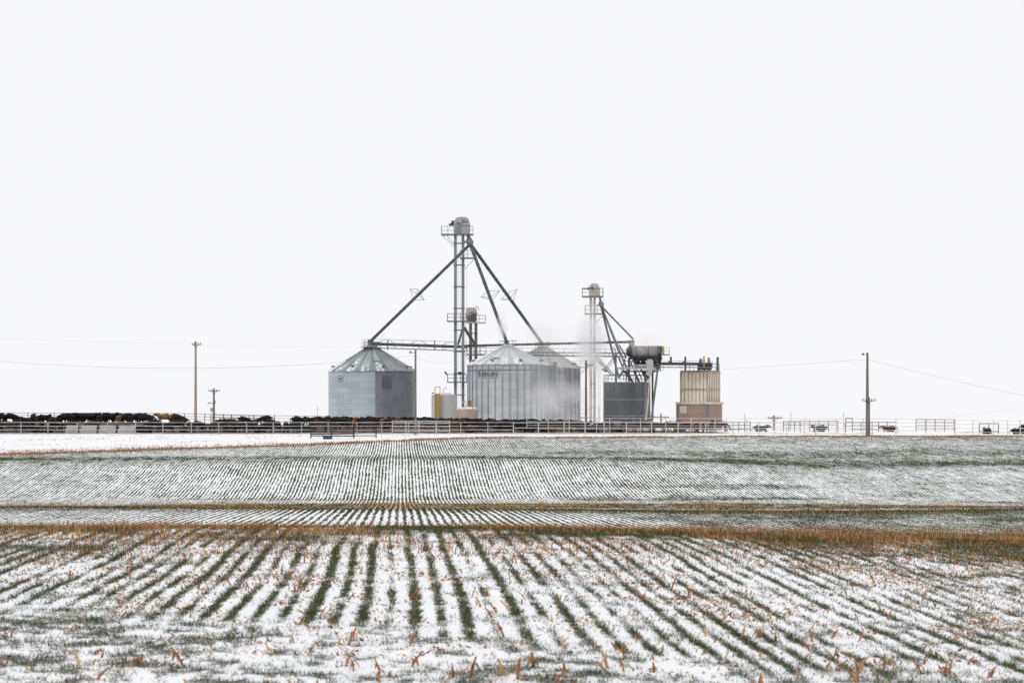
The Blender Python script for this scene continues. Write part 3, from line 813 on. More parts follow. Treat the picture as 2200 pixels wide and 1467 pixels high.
# tall leg
E = 300; s = PXM(E)
zg = hz(XW(987, E), E)
t = thing('bucket_elevator', 'tallest grey bucket elevator with rounded head and three long spouts', 'bucket elevator', (XW(987, E), E, zg))
for x in (978.5, 994.8):
    part('leg_casing', MB().box((XW(x, E), E, (zg + ZW(506, E)) / 2), (.42, .5, ZW(506, E) - zg)), M['galv'], t)
bm_ = MB(); y = 523
while y < 880:
    bm_.box(P(986.6, y, E - .05), (1.72, .62, .16)); y += 46.5
part('tie_brace', bm_, M['rail'], t)
part('ladder', ladder(MB(), XW(987, E), E - .33, zg, ZW(506, E)), M['rail_pale'], t)
part('ladder_cage', MB().tube(P(1003, 575, E - .2), P(1003, 690, E - .2), .02, n=5).tube(P(1001, 692, E - .2), P(1001, 880, E - .2), .02, n=5), M['rail_pale'], t)
hp = [(975, 504), (975, 489), (975.3, 480), (977.5, 473), (981.5, 468.6), (985, 467.3), (1000, 467), (1004, 469), (1007.5, 473), (1009.5, 479), (1010.3, 485), (1010, 499), (1008, 504)]
hd = part('head', MB().prism(head_prof(E, hp), E - .7, E + .7), M['head_grey'], t)
part('head_band', MB().box(P(997, 484.5, E - .71), (1.75, .06, .10)).box(P(992.6, 475.5, E - .71), (.05, .05, 1.15)), M['galv_dark'], hd)
part('drive_guard', MB().prism(head_prof(E, [(981.5, 503), (981.5, 482), (982.5, 479.8), (985, 479), (987.5, 480), (989, 482.5), (989, 503)]), E - .95, E - .72), M['galv'], hd)
part('guard_cap', MB().prism(head_prof(E, [(981, 482.5), (982, 479.6), (985, 478.6), (988, 479.6), (990, 482.8), (986, 481)]), E - 1.0, E - .95), M['galv_dark'], hd)
tv, tf = text_mesh('Zim', .58, .35)
part('lettering', MB().add([Vector((v.x + XW(998.5, E), E - .725 - v.z * .3, v.y + ZW(477.5, E))) for v in tv], tf), M['mark_dark'], hd)
part('motor', MB().tube(P(975.5, 479, E - .2), P(969.5, 478.5, E - .2), .34, .30, 10).tube(P(970, 483, E - .2), P(964.5, 482.5, E - .2), .21, .17, 10).box(P(972, 484, E - .2), (.8, .5, .2)), M['motor_green'], t)
platform(t, 948, 1017, 504.5, E, 2.0, 17, M['rail'], M['rail_pale'], 1.0, [(950, 506, 975, 529), (960, 506, 975, 524)])
platform(t, 988, 1021, 555, E, 1.8, 16, M['rail'], M['rail_pale'], 1.0, [(1019, 557, 998, 578)])
platform(t, 961, 1004, 690.5, E, 2.2, 15.5, M['rail'], M['rail'], 1.1)
platform(t, 961, 1003, 821, E, 2.2, 16, M['rail'], M['rail'], 1.1)
part('flood_light', MB().tube(P(961, 805, E - 1), P(955.5, 798.5, E - 1), .12, .16, 8), M['galv_dark'], t)
part('flood_light', MB().box(P(988, 801, E - 1), (.5, .4, .35)), M['galv_dark'], t)
dz = P(1007, 506, E)
dist = MB().tube(P(1005.5, 505, E), P(1007, 511, E), .30, .30, 10).tube(P(1007, 511, E), P(1009.5, 521, E), .30, .62, 12).tube(P(1009.5, 521, E), P(1010.5, 527, E), .62, .40, 12)
part('distributor', dist, M['galv'], t)
part('distributor_support', MB().beam(P(994, 520, E), P(1009, 520, E), .18).beam(P(994, 524, E), P(1008, 510, E), .10), M['galv'], t)
part('boot', MB().box(P(987, 893, E), (1.9, 1.0, 1.6)), M['galv'], t)

def spout(label, p0, p1, r, mat, name='grain_spout'):
    p0 = Vector(p0); p1 = Vector(p1)
    t = thing(name, label, 'spout', p1)
    part('pipe', MB().tube(p0, p1, r, n=14), mat, t, True)
    n = max(2, int((p1 - p0).length / 3.0)); d = (p1 - p0).normalized()
    for i in range(1, n):
        q = p0.lerp(p1, i / n); part('flange', MB().tube(q - d * .05, q + d * .05, r * 1.15, n=12), mat, t)
    return t
def spreader(t, center, corners, r=.034):
    mb = MB(); n = len(corners)
    for i in range(n):
        mb.tube(corners[i], corners[(i + 1) % n], r, n=5); mb.tube(center, corners[i], r, n=5)
    part('spreader', mb, M['rail'], t)
SP = (1010, 526)
def along(p0, p1, k): return Vector(p0).lerp(Vector(p1), k)
p0 = P(1009, 526, E - .1); p1 = P(799, 730, D1)
t = spout('long grey spout running down left from the tall elevator to the left bin', p0, p1, .23, M['galv_dark'])
ta = along(p0, p1, .53)
spreader(t, ta, [P(880.5, 621, E - .8), P(896, 620.5, E + 1), P(912, 644, E + .8), P(889, 645, E - 1)])
part('inlet_elbow', MB().tube(p1, P(797, 737, D1), .28, n=10).box(P(797, 738, D1), (.8, .8, .5)), M['galv_dark'], t)
p0 = P(1011, 527, E); p1 = P(1088, 733, D2)
t = spout('steep middle spout from the tall elevator down to the middle bin', p0, p1, .25, M['galv_dark'])
spreader(t, along(p0, p1, .55), [P(1033, 638, 297), P(1049, 625, 299), P(1074, 624, 297), P(1058, 645, 295)])
part('inlet_elbow', MB().tube(p1, P(1089, 741, D2), .38, .34, 10), M['galv_dark'], t)
p0 = P(1012, 526, E + .2); p1 = P(1165, 738, D3)
t = spout('right hand spout from the tall elevator vanishing into steam above the right bin', p0, p1, .25, M['galv_dark'])
spreader(t, along(p0, p1, .53), [P(1076, 643, 310), P(1092, 628, 312), P(1111, 621, 310), P(1103, 646, 308)])
part('inlet_elbow', MB().tube(p1, P(1166, 746, D3), .38, .34, 10), M['galv_dark'], t)
spout('short dark spout leaving the tall elevator beside the middle platform', P(998, 705, E), P(1022, 742, 305), .24, M['galv_dark'])
spout('short dark spout slanting down left between the two elevator casings', P(994, 706, E + .3), P(984, 740, E + .5), .15, M['galv_dark'])

# second (tan) leg behind
E2 = 312; zg2 = hz(XW(1017, E2), E2)
t = thing('bucket_elevator', 'short weathered tan bucket elevator with rusty head behind the tall one', 'bucket elevator', (XW(1017, E2), E2, zg2))
for x in (1011, 1022.5):
    part('leg_casing', MB().box((XW(x, E2), E2, (zg2 + ZW(692, E2)) / 2), (.46, .5, ZW(692, E2) - zg2)), M['tan_dark'], t)
bm_ = MB()
for y in (716, 740, 763, 787, 812, 838, 862): bm_.box(P(1016.8, y, E2 - .05), (1.4, .6, .13))
part('tie_brace', bm_, M['tan_dark'], t)
part('ladder', ladder(MB(), XW(1017, E2), E2 - .33, zg2, ZW(694, E2)), M['rail'], t)
hd = part('head', MB().prism(head_prof(E2, [(1003, 692), (1001, 676), (1001, 664), (1004, 661), (1022, 661), (1024, 665), (1024.5, 680), (1023, 692)]), E2 - .8, E2 + .8), M['cyclone'], t, bevel=.05)
part('head_rust', MB().prism(head_prof(E2, [(1006, 690), (1007, 679), (1011, 672), (1018, 670), (1023, 675), (1024.8, 690)]), E2 - .95, E2 - .82), M['tan_dark'], hd)
part('belt_guard', MB().beam(P(1009, 678, E2 - 1), P(1018, 671, E2 - 1), .3, .2).beam(P(1018, 671, E2 - 1), P(1027, 674, E2 - 1), .3, .2), M['faded_red'], hd)
part('lifting_davit', MB().path([P(1021, 662, E2), P(1024, 658.5, E2), P(1028, 660, E2), P(1029, 667, E2)], .05, 6), M['rail'], hd)
pl = platform(t, 1000, 1044, 693.5, E2, 2.2, 15, M['tan_steel'], M['rail'], 1.1)
part('cage', MB().tube(P(1006, 679, E2 - 1), P(1006, 693, E2 - 1), .05, n=5).tube(P(1014, 672, E2 - 1), P(1014, 693, E2 - 1), .05, n=5).tube(P(1021, 676, E2 - 1), P(1021, 693, E2 - 1), .05, n=5).tube(P(1004, 684, E2 - 1), P(1024, 684, E2 - 1), .045, n=5), M['galv_dark'], hd)
platform(t, 1003, 1045, 762, E2, 2.2, 15, M['tan_dark'], M['rail'], 1.1, [(1006, 763, 1000, 757), (994, 757, 1010, 774)])

# third (pale) leg
E3 = 310; zg3 = hz(XW(1273, E3), E3)
t = thing('bucket_elevator', 'pale bucket elevator wrapped in steam left of the dark tank', 'bucket elevator', (XW(1273, E3), E3, zg3))
for x in (1269.3, 1277.3):
    part('leg_casing', MB().box((XW(x, E3), E3, (zg3 + ZW(637, E3)) / 2), (.38, .45, ZW(637, E3) - zg3)), M['tan_steel'], t)
bm_ = MB()
for y in range(650, 900, 25): bm_.box(P(1273.3, y, E3 - .05), (1.0, .55, .12))
part('tie_brace', bm_, M['tan_steel'], t)
part('ladder', ladder(MB(), XW(1287, E3), E3 - .2, zg3, ZW(700, E3), .3), M['rail_pale'], t)
hd = part('head', MB().prism(head_prof(E3, [(1267, 637), (1267, 622), (1267, 613), (1269, 610.5), (1273, 609), (1279, 609), (1284, 611), (1287, 616), (1289, 622), (1289, 636)]), E3 - .7, E3 + .7), M['tan_steel'], t, bevel=.05)
part('head_band', MB().box(P(1281.5, 620.3, E3 - .72), (1.2, .06, .14)), M['faded_red'], hd)
part('motor', MB().tube(P(1267, 620, E3 - .4), P(1263, 620, E3 - .4), .24, .2, 8).tube(P(1263, 620.5, E3 - .4), P(1252, 620, E3 - .4), .09, .09, 6).box(P(1272, 618.5, E3 - .9), (.35, .3, .35)), M['galv_dark'], t)
platform(t, 1250.5, 1296, 637.5, E3, 2.0, 17, M['tan_dark'], M['rail_pale'], 1.0)
platform(t, 1256.5, 1297, 674.5, E3, 2.0, 17, M['tan_dark'], M['rail_pale'], 1.0, [(1296, 677, 1279, 694)])
part('distributor', MB().tube(P(1288.5, 637, E3), P(1290, 646, E3), .17, .17, 8).tube(P(1290, 645, E3), P(1291.5, 653.5, E3), .15, .5, 12).tube(P(1291.5, 653.5, E3), P(1294.5, 661, E3), .5, .22, 12), M['galv'], t)
part('distributor_support', MB().beam(P(1277, 655.5, E3), P(1287, 655.5, E3), .10), M['galv_dark'], t)
spout('thin spout from the pale elevator down to the overhead drum', P(1294, 660, E3), P(1360, 728, 302), .13, M['galv_dark'])
spout('long dark spout from the pale elevator down into the dark tank', P(1292, 660, E3), P(1328, 806, 302), .17, M['galv_dark'])
spout('grey spout reaching the far right side of the dark tank from the pale elevator', P(1293.5, 662, E3), P(1358, 820, 303), .16, M['rail'])
spout('grey spout beside the dark one, ending at the catwalk post', P(1295, 665, E3), P(1331, 760, 305), .15, M['rail'])

# ------------------------------------------------------------------ conveyors
def conveyor(name, label, a, b, h, w, mat, rail=None, cat_dy=0, rh=1.0, arches=False, posts=()):
    a = Vector(a); b = Vector(b)
    t = thing(name, label, 'conveyor', a)
    part('trough', MB().beam(a, b, w, h), mat, t)
    jn = MB(); n = int((b - a).length / 3)
    for i in range(1, n): jn.box(a.lerp(b, i / n), (.10, w + .08, h + .10))
    if n > 1: part('joint', jn, mat, t)
    if cat_dy:
        off = Vector((0, -.9, -cat_dy))
        wk = MB().beam(a + off, b + off, .9, .12)
        for i in range(n + 1):
            q = a.lerp(b, i / max(n, 1)); wk.box(q + Vector((0, -.45, -cat_dy * .5)), (.10, .10, cat_dy))
        wk = part('catwalk', wk, rail, t)
        rl = railing(MB(), [a + off + Vector((0, -.4, .06)), b + off + Vector((0, -.4, .06))], rh, 1.6, .028)
        if arches:
            m = int((b - a).length / 4.0)
            for i in range(m):
                q0 = a.lerp(b, (i + .2) / m) + Vector((0, -1.3, .1)); q1 = a.lerp(b, (i + .8) / m) + Vector((0, -1.3, .1)); mid = (q0 + q1) / 2 + Vector((0, 0, .62))
                rl.tube(q0, mid, .03, n=5); rl.tube(mid, q1, .03, n=5)
        part('railing', rl, rail, wk)
    return t
t = conveyor('overhead_conveyor', 'dark trough conveyor with railed catwalk from left bin roof to the tall elevator', P(797, 738.5, D1), P(1003, 745.5, 303), .42, .5, M['galv_dark'], M['rail'], .62, 1.25, True)
part('end_box', MB().box(P(796.5, 738, D1), (.75, .9, 1.25)), M['galv_dark'], t)
part('end_platform', MB().box(P(789, 746, D1 - 1), (1.7, 1.6, .12)), M['rail'], t)
part('end_railing', railing(MB(), [P(777.5, 746, D1 - 1.8), P(796, 746, D1 - 1.8)], 1.15, .5, .03), M['rail_pale'], t)
for x in (833, 934):
    part('support_post', MB().box(P(x, 741, D1 - 1.4), (.16, .16, 1.4)), M['galv_dark'], t)
t = conveyor('overhead_conveyor', 'long thin dark conveyor crossing above the middle and right bins', P(998, 743, 307), P(1358, 734.5, 307), .34, .4, M['galv_dark'])
part('head_box', MB().box(P(1357, 737, 307), (.7, .7, .9), .2).beam(P(1358, 740, 306), P(1350, 752, 303), .45, .45), M['drum'], t)
wk = thing('catwalk', 'grey railed catwalk running from behind the middle bin to the drum tower', 'catwalk', P(1186, 764, 309))
part('deck', MB().beam(P(1003, 762, 309), P(1345, 766, 309), 1.0, .2).beam(P(1100, 757, 309.6), P(1345, 759, 309.6), .12, .12), M['rail'], wk)
lt = MB()
for i in range(26):
    xa = 1010 + i * 13
    lt.tube(P(xa, 763, 308.3), P(xa + 6.5, 756, 308.3), .035, n=5); lt.tube(P(xa + 6.5, 756, 308.3), P(xa + 13, 763, 308.3), .035, n=5)
part('lattice', lt, M['rail'], wk)
part('railing', railing(MB(), [P(1010, 761, 308.4), P(1345, 765, 308.4)], 1.05, 1.6, .03), M['rail'], wk)
part('railing', railing(MB(), [P(1010, 761, 309.5), P(1345, 765, 309.5)], 1.05, 1.6, .03), M['rail'], wk)
part('truss', MB().beam(P(1278, 768, 309), P(1314, 806, 304), .16).beam(P(1283, 767, 309), P(1320, 806, 304), .12).beam(P(1318, 768, 305), P(1298, 795, 305), .14).beam(P(1323, 770, 305), P(1302, 796, 305), .1).beam(P(1294, 793, 306), P(1302, 798, 305), .3, .2), M['rail'], wk)
part('support_post', MB().box(P(1323, 800, 305), (.28, .28, 6.0)), M['rail'], wk)

# ------------------------------------------------------------------ dark tank
def rot_box_pts(cornerpx, D, w, d, th):
    """nearest corner at pixel column; left face w metres, right face d metres"""
    c = Vector((XW(cornerpx, D), D, 0))
    L = Vector((-math.cos(th), math.sin(th), 0)); R = Vector((math.sin(th), math.cos(th), 0))
    return c, L, R
DT = 298; th = math.radians(10)
c, L, R = rot_box_pts(1387, DT, 0, 0, th)
wT = 90 * PXM(DT) / math.cos(th); dT = 6.2
zb = hz(c.x, DT) - .1; ztp = ZW(820, DT)
ctr = c + L * wT / 2 + R * dT / 2
t = thing('steel_tank', 'dark grey square steel grain tank with streaked walls and brown right side', 'tank', (ctr.x, ctr.y, zb))
def face(o, e, w, z0, z1, nrm, lift=0.0):
    o = o + nrm * lift
    return [o + Vector((0, 0, z0)), o + e * w + Vector((0, 0, z0)), o + e * w + Vector((0, 0, z1)), o + Vector((0, 0, z1))]
body = MB().box((ctr.x, ctr.y, (zb + ztp) / 2), (wT, dT, ztp - zb), -th)
part('wall', body, M['tank_dark'], t)
part('side_wall', MB().box(tuple(c + R * dT / 2 + L * -.04 + Vector((0, 0, (zb + ztp) / 2 - .03))), (.08, dT - .1, ztp - zb - .1), -th), M['tank_side'], t, label='brown stained side wall')
rb = MB()
for y in (821, 858, 893):
    z = ZW(y, DT); rb.box(tuple(c + L * wT / 2 - R * .05 + Vector((0, 0, z))), (wT + .1, .1, .13), -th)
part('band', rb, M['galv'], t)
sv = MB()
for k in range(1, 12):
    sv.box(tuple(c + L * (wT * k / 12) - R * .025 + Vector((0, 0, (zb + ztp) / 2))), (.07, .05, ztp - zb - .3), -th)
part('rib', sv, M['tank_dark'], t)
part('corner_post', MB().box(tuple(c + Vector((0, -.05, (zb + ztp) / 2))), (.3, .3, ztp - zb + .1), -th), M['rail'], t)
q0 = c + L * wT; pts = [q0 + Vector((0, 0, ztp)), c + Vector((0, 0, ztp)), c + R * dT + Vector((0, 0, ztp)), c + R * dT + L * wT + Vector((0, 0, ztp)), q0 + Vector((0, 0, ztp))]
part('railing', railing(MB(), pts, 15 * PXM(DT), 1.2, .03), M['rail'], t)

# tower of struts carrying the drum
DD = 301
t = thing('support_tower', 'dark braced steel tower standing over the tank and carrying the drum', 'tower', (XW(1370, DD), DD, ztp))
lg = MB()
mbx = lambda x0, y0, x1, y1, w, D0=DD, D1_=DD: MB().beam(P(x0, y0, D0), P(x1, y1, D1_), w)
for (x0, y0, x1, y1, w, dd) in ((1351, 768, 1351, 820, .26, 0), (1402, 770, 1402, 903, .28, 0), (1351, 768, 1351, 820, .22, 3), (1366, 797, 1366, 820, .2, 0), (1386, 795, 1386, 905, .30, -1.5)):
    part('leg', mbx(x0, y0, x1, y1, w, DD + dd, DD + dd), M['galv_dark'], t)
dg = MB()
for (x0, y0, x1, y1, w) in ((1340, 795, 1328, 812, .30), (1341, 796, 1360, 822, .36), (1362, 797, 1374, 822, .3), (1376, 794, 1394, 813, .34), (1352, 772, 1360, 790, .14), (1362, 770, 1352, 790, .14), (1415, 770, 1405, 800, .16), (1330, 768, 1340, 795, .2)):
    dg.beam(P(x0, y0, DD), P(x1, y1, DD), w)
for (x0, y0, x1, y1, w) in ((1346, 760, 1335, 796, .16), (1358, 770, 1370, 797, .14), (1372, 782, 1362, 797, .14), (1388, 783, 1400, 797, .16), (1398, 772, 1390, 797, .14), (1340, 775, 1366, 776, .12), (1345, 786, 1412, 787, .12), (1318, 745, 1340, 795, .12), (1408, 770, 1420, 797, .18), (1330, 741, 1346, 768, .2), (1380, 800, 1388, 818, .16), (1346, 800, 1346, 819, .14), (1372, 799, 1380, 819, .14)):
    dg.beam(P(x0, y0, DD - .8), P(x1, y1, DD - .8), w)
part('diagonal_brace', dg, M['galv_dark'], t)
part('outer_leg', mbx(1413, 792, 1399, 905, .30, DD - 2, DD - 2.2), M['rail'], t, label='long slanting grey outer leg')
dk = part('deck', MB().box(P(1378, 797.5, DD - .5), (73 * PXM(DD), 3.2, .16)), M['galv_dark'], t)
part('deck_edge', MB().box(P(1366, 791, DD - 2.15), (83 * PXM(DD), .1, .28)), M['rail_pale'], dk)
part('deck_railing', railing(MB(), [P(1340, 797, DD - 2), P(1425, 797, DD - 2)], 1.0, 1.5, .03), M['rail'], dk)
hb = MB()
for x in (1340, 1352, 1366, 1390, 1401): hb.tube(P(x, 795, DD + 1.5), P(x, 818, DD + 1.5), .05, n=5)
hb.beam(P(1300, 806, DD), P(1386, 806, DD), .12)
part('rail_post', hb, M['rail'], t)

t = thing('overhead_drum', 'sooty horizontal drum with grey middle and black hoppers on the tower', 'drum', P(1385, 775, DD))
rD = 12.6 * PXM(DD)
part('shell', MB().tube(P(1357, 755.5, DD), P(1412, 755.5, DD), rD, n=28), M['drum'], t, True)
part('end_cap', MB().tube(P(1348.5, 755.5, DD), P(1357, 755.5, DD), rD * .82, rD * 1.05, 24).tube(P(1346, 755.5, DD), P(1348.5, 755.5, DD), rD * .45, rD * .82, 20), M['black_steel'], t)
part('end_cap', MB().tube(P(1412, 755.5, DD), P(1421, 755.5, DD), rD * 1.05, rD * .85, 24), M['black_steel'], t)
ck = MB().box(P(1386, 769.5, DD), (66 * PXM(DD), 1.7, .38))
part('cradle', ck, M['black_steel'], t)
for x in (1368, 1384, 1402):
    zt_ = ZW(771, DD); zb_ = ZW(782, DD); cxm = XW(x, DD); w0 = 9.5 * PXM(DD) * (1.2 if x > 1400 else .95); w1 = .32
    hp = MB().add([(cxm - w0, DD - .8, zt_), (cxm + w0, DD - .8, zt_), (cxm + w0, DD + .8, zt_), (cxm - w0, DD + .8, zt_), (cxm - w1, DD - .3, zb_), (cxm + w1, DD - .3, zb_), (cxm + w1, DD + .3, zb_), (cxm - w1, DD + .3, zb_)],
                  [(0, 1, 2, 3), (4, 7, 6, 5), (0, 4, 5, 1), (1, 5, 6, 2), (2, 6, 7, 3), (3, 7, 4, 0)])
    part('hopper', hp, M['black_steel'], t)
part('frame', MB().beam(P(1420, 766, DD), P(1412, 795, DD), .45).beam(P(1352, 768, DD), P(1352, 796, DD), .2).beam(P(1415, 768, DD), P(1402, 782, DD), .8, 1.0), M['black_steel'], t)
part('ring', MB().tube(P(1366, 755.5, DD), P(1368, 755.5, DD), rD * 1.07, n=28).tube(P(1392, 755.5, DD), P(1394, 755.5, DD), rD * 1.07, n=28), M['galv_dark'], t)
part('drive', MB().box(P(1417, 750, DD - .8), (.7, .6, .9)).tube(P(1414, 747, DD - .9), P(1421, 747, DD - .9), .25, n=8), M['black_steel'], t)
part('yellow_frame', MB().box(P(1424.3, 752, DD - .9), (.27, .25, 1.25)), M['yellow'], t)
pl = part('end_platform', MB().box(P(1430, 762, DD - .3), (17 * PXM(DD), 1.8, .12)), M['galv_dark'], t)
part('railing', railing(MB(), [P(1427, 761, DD - 1.1), P(1438, 761, DD - 1.1), P(1438, 761, DD + .5)], 14.5 * PXM(DD), 1.0, .03), M['rail'], pl)

t = conveyor('screw_conveyor', 'dark screw conveyor trough with railed walkway from the drum to the rusty bin', P(1364, 781, DD), P(1529, 782, DD), .42, .5, M['black_steel'], M['rail'], .55, .9)
for (x, y0, y1) in ((1441.5, 766, 780), (1472.3, 766, 797)):
    part('exhaust_stack', MB().tube(P(x, y0, DD - .3), P(x, y1, DD - .3), .15, n=10), M['galv_dark'], t)
part('cover', MB().prism(head_prof(DD, [(1431, 780), (1437, 776), (1441, 775), (1441, 780)]), DD - .3, DD + .3).prism(head_prof(DD, [(1463, 780), (1469, 775.5), (1474, 776), (1475, 780)]), DD - .3, DD + .3), M['tan_dark'], t)

t = thing('cyclone', 'pale dusty cyclone with a long pipe down the brown tank side', 'cyclone', P(1386, 903, DT - 1.5))
cD = DT - 1.0; cc = P(1396, 0, cD); 
prof = [(.05, ZW(811, cD)), (.28, ZW(806, cD)), (.50, ZW(792, cD)), (.52, ZW(776, cD)), (.36, ZW(772, cD)), (.0, ZW(771.5, cD))]
part('cone', MB().lathe((cc.x, cD, 0), prof, 18), M['cyclone'], t, True)
part('inlet', MB().box(P(1390.5, 777, cD), (.5, .4, .35)), M['cyclone'], t)
part('pipe', MB().path([P(1396, 810, cD), P(1394.5, 830, cD), P(1391.5, 870, cD - .5), P(1387.5, 905, cD - .5)], .12, 8), M['cyclone'], t)

# ------------------------------------------------------------------ flaking building
DB = 300; th = math.radians(30)
zB = hz(XW(1520, DB), DB) - .1; z1 = ZW(868, DB); z1c = ZW(863, DB); z2 = ZW(796.5, DB)
c, L, R = rot_box_pts(1520.5, DB, 0, 0, th)
wb = 63 * PXM(DB) / math.cos(th); db = 38 * PXM(DB) / math.sin(th)
ctr = c + L * wb / 2 + R * db / 2
t = thing('mill_building', 'tan block building with pale cornice and a small grey white plate', 'building', (ctr.x, ctr.y, zB))
part('wall', MB().box((ctr.x, ctr.y, (zB + z1) / 2), (wb, db, z1 - zB), -th), M['tan_wall'], t)
part('cornice', MB().box((ctr.x, ctr.y, (z1 + z1c) / 2), (wb + .35, db + .35, z1c - z1), -th), M['cornice'], t)
part('corner_trim', MB().box(tuple(c + Vector((0, -.03, (zB + z1) / 2))), (.26, .26, z1 - zB), -th).box(tuple(c + L * wb + Vector((0, -.03, (zB + z1) / 2))), (.2, .2, z1 - zB), -th), M['slate_post'], t)
pz = ZW(879.5, DB); pk = (1520.5 - 1470.5) * PXM(DB) / math.cos(th)
fr = part('window', MB().box(tuple(c + L * pk - R * .03 + Vector((0, 0, pz))), (1.12, .08, 1.12), -th), M['plate'], t)
part('sash', MB().box(tuple(c + L * pk - R * .09 + Vector((0, 0, pz))), (.06, .05, 1.0), -th), M['cornice'], fr)
# upper panelled bin: sits back a little
c2 = c + L * .55 + R * .55
off = 1519.5 * 0
wu = 55 * PXM(DB) / math.cos(th) - .05; du = 31.5 * PXM(DB) / math.sin(th)
c2 = Vector((XW(1520, DB + .9), DB + .9, 0))
ctr2 = c2 + L * wu / 2 + R * du / 2
t2 = thing('panel_bin', 'cream panelled steel bin streaked with rust on top of the tan building', 'bin', (ctr2.x, ctr2.y, z1c))
part('wall', MB().box((ctr2.x, ctr2.y, (z1c + z2) / 2), (wu, du, z2 - z1c), -th), M['rust_panel'], t2)
sm = MB()
hh_ = z2 - z1c
for k in range(0, 8):
    sm.box(tuple(c2 + L * (wu * k / 7.0) - R * .04 + Vector((0, 0, z1c + hh_ / 2))), (.085 if k % 7 else .26, .13, hh_), -th)
for k in range(1, 8):
    sm.box(tuple(c2 + R * (du * k / 7.0) + L * -.04 + Vector((0, 0, z1c + hh_ / 2))), (.13, .08, hh_), -th)
part('panel_rib', sm, M['rust_seam'], t2)
hs = MB()
for y in (798, 836):
    z = ZW(y, DB)
    hs.box(tuple(c2 + L * wu / 2 - R * .07 + Vector((0, 0, z))), (wu + .2, .16, .2), -th)
    hs.box(tuple(c2 + R * du / 2 - L * .07 + Vector((0, 0, z))), (.16, du + .1, .2), -th)
part('band', hs, M['rust_seam'], t2)
zr = z2
q = [c2 + L * wu, c2, c2 + R * du, c2 + R * du + L * wu, c2 + L * wu]
part('roof', MB().box((ctr2.x, ctr2.y, z2 + .05), (wu + .1, du + .1, .1), -th), M['tan_dark'], t2)
part('railing', railing(MB(), [p + Vector((0, 0, z2 + .1)) for p in q], 15 * PXM(DB), 1.4, .03), M['rail'], t2)
t3 = thing('roof_drive', 'dark motor and gearbox with a yellow guard on the rusty bin roof', 'motor', P(1512, 795, DB + 1.5))
part('gearbox', MB().box(P(1508, 789, DB + 1.5), (1.3, .9, .8)).box(P(1520, 787, DB + 1.5), (1.3, .7, 1.0)), M['galv_dark'], t3, bevel=.05)
part('motor', MB().tube(P(1502, 774.5, DB + 1), P(1509, 774.5, DB + 1), .30, n=10).box(P(1505, 780, DB + 1), (.4, .4, .6)), M['tan_dark'], t3)
part('guard', MB().box(P(1512.5, 778, DB + .8), (.22, .3, 1.85)), M['yellow'], t3)
part('stand', MB().beam(P(1500, 796, DB + 1), P(1506, 788, DB + 1), .15).beam(P(1514, 796, DB + 1), P(1509, 788, DB + 1), .15), M['black_steel'], t3)
t3 = thing('roof_stack', 'thick grey stack beside the yellow guard on the rusty bin', 'stack', P(1523, 796, DB + 2))
part('pipe', MB().tube(P(1523, 796, DB + 2), P(1523, 768, DB + 2), .19, n=10), M['galv'], t3, True)
part('collar', MB().tube(P(1523, 790, DB + 2), P(1523, 788, DB + 2), .26, n=10), M['galv_dark'], t3)
t3 = thing('roof_stack', 'rightmost dark stack at the right corner of the rusty bin roof', 'stack', P(1541.8, 797, DB + 2))
part('pipe', MB().tube(P(1541.8, 797, DB + 2), P(1541.8, 767, DB + 2), .19, n=10), M['galv_dark'], t3, True)
part('collar', MB().tube(P(1541.8, 794, DB + 2), P(1541.8, 792, DB + 2), .26, n=10), M['galv_dark'], t3)

# ------------------------------------------------------------------ liquid tanks
DK = 288
zk = hz(XW(955, DK), DK) - .05
rk = 27.5 * PXM(DK); cx = XW(954.5, DK)
t = thing('storage_tank', 'upright off white liquid storage tank beside the left bin', 'tank', (cx, DK, zk))
ztk = ZW(849, DK)
part('shell', MB().lathe((cx, DK, 0), [(rk, zk), (rk, ztk)], 48), M['white_tank'], t, True)
part('lid', MB().lathe((cx, DK, 0), [(rk + .02, ztk - .1), (rk + .02, ztk), (rk * .55, ztk + .28), (0.0, ztk + .36)], 48), M['white_tank'], t, True)
part('vent_pipe', MB().path([P(953, 847, DK), P(953, 836, DK), P(955, 833.5, DK), P(958, 833, DK), P(960, 836, DK)], .06, 8), M['white_tank'], t)
part('fitting', MB().tube(P(965, 846, DK), P(965, 844, DK), .14, n=8).tube(P(930, 846, DK - 1), P(930, 843, DK - 1), .16, n=8), M['rail'], t)
t = thing('ladder', 'tall yellow enclosed ladder in front of the off white tank', 'ladder', P(940, 897, DK - 2.4))
zl = hz(XW(940, DK - 2.3), DK - 2.3)
D_ = DK - 2.3
for x in (934.5, 945.3):
    part('side_rail', MB().beam((XW(x, D_), D_, zl), (XW(x, D_), D_, ZW(831, D_)), .10), M['yellow'], t)
part('back_sheet', MB().box(((XW(940, D_)), D_ + .12, (zl + ZW(845, D_)) / 2), (.72, .05, ZW(845, D_) - zl)), M['yellow_tan'], t)
rg = MB(); z = zl + .3
while z < ZW(846, D_): rg.tube((XW(934.5, D_), D_ - .03, z), (XW(945.3, D_), D_ - .03, z), .022, n=5); z += .3
part('rung', rg, M['yellow'], t)
part('top_hoop', MB().tube(P(934.5, 831, D_), P(945.3, 831, D_), .05, n=6), M['yellow'], t)
DK2 = 282
rk2 = 22.3 * PXM(DK2); cx = XW(1005, DK2); zk = hz(cx, DK2) - .05; ztk = ZW(878.5, DK2)
t = thing('storage_tank', 'low beige poly tank with rounded top in front of the middle bin', 'tank', (cx, DK2, zk))
part('shell', MB().lathe((cx, DK2, 0), [(rk2, zk), (rk2, ztk - .1), (rk2 * .97, ztk), (rk2 * .8, ztk + .16), (rk2 * .35, ztk + .32), (0, ztk + .34)], 48), M['beige_poly'], t, True)
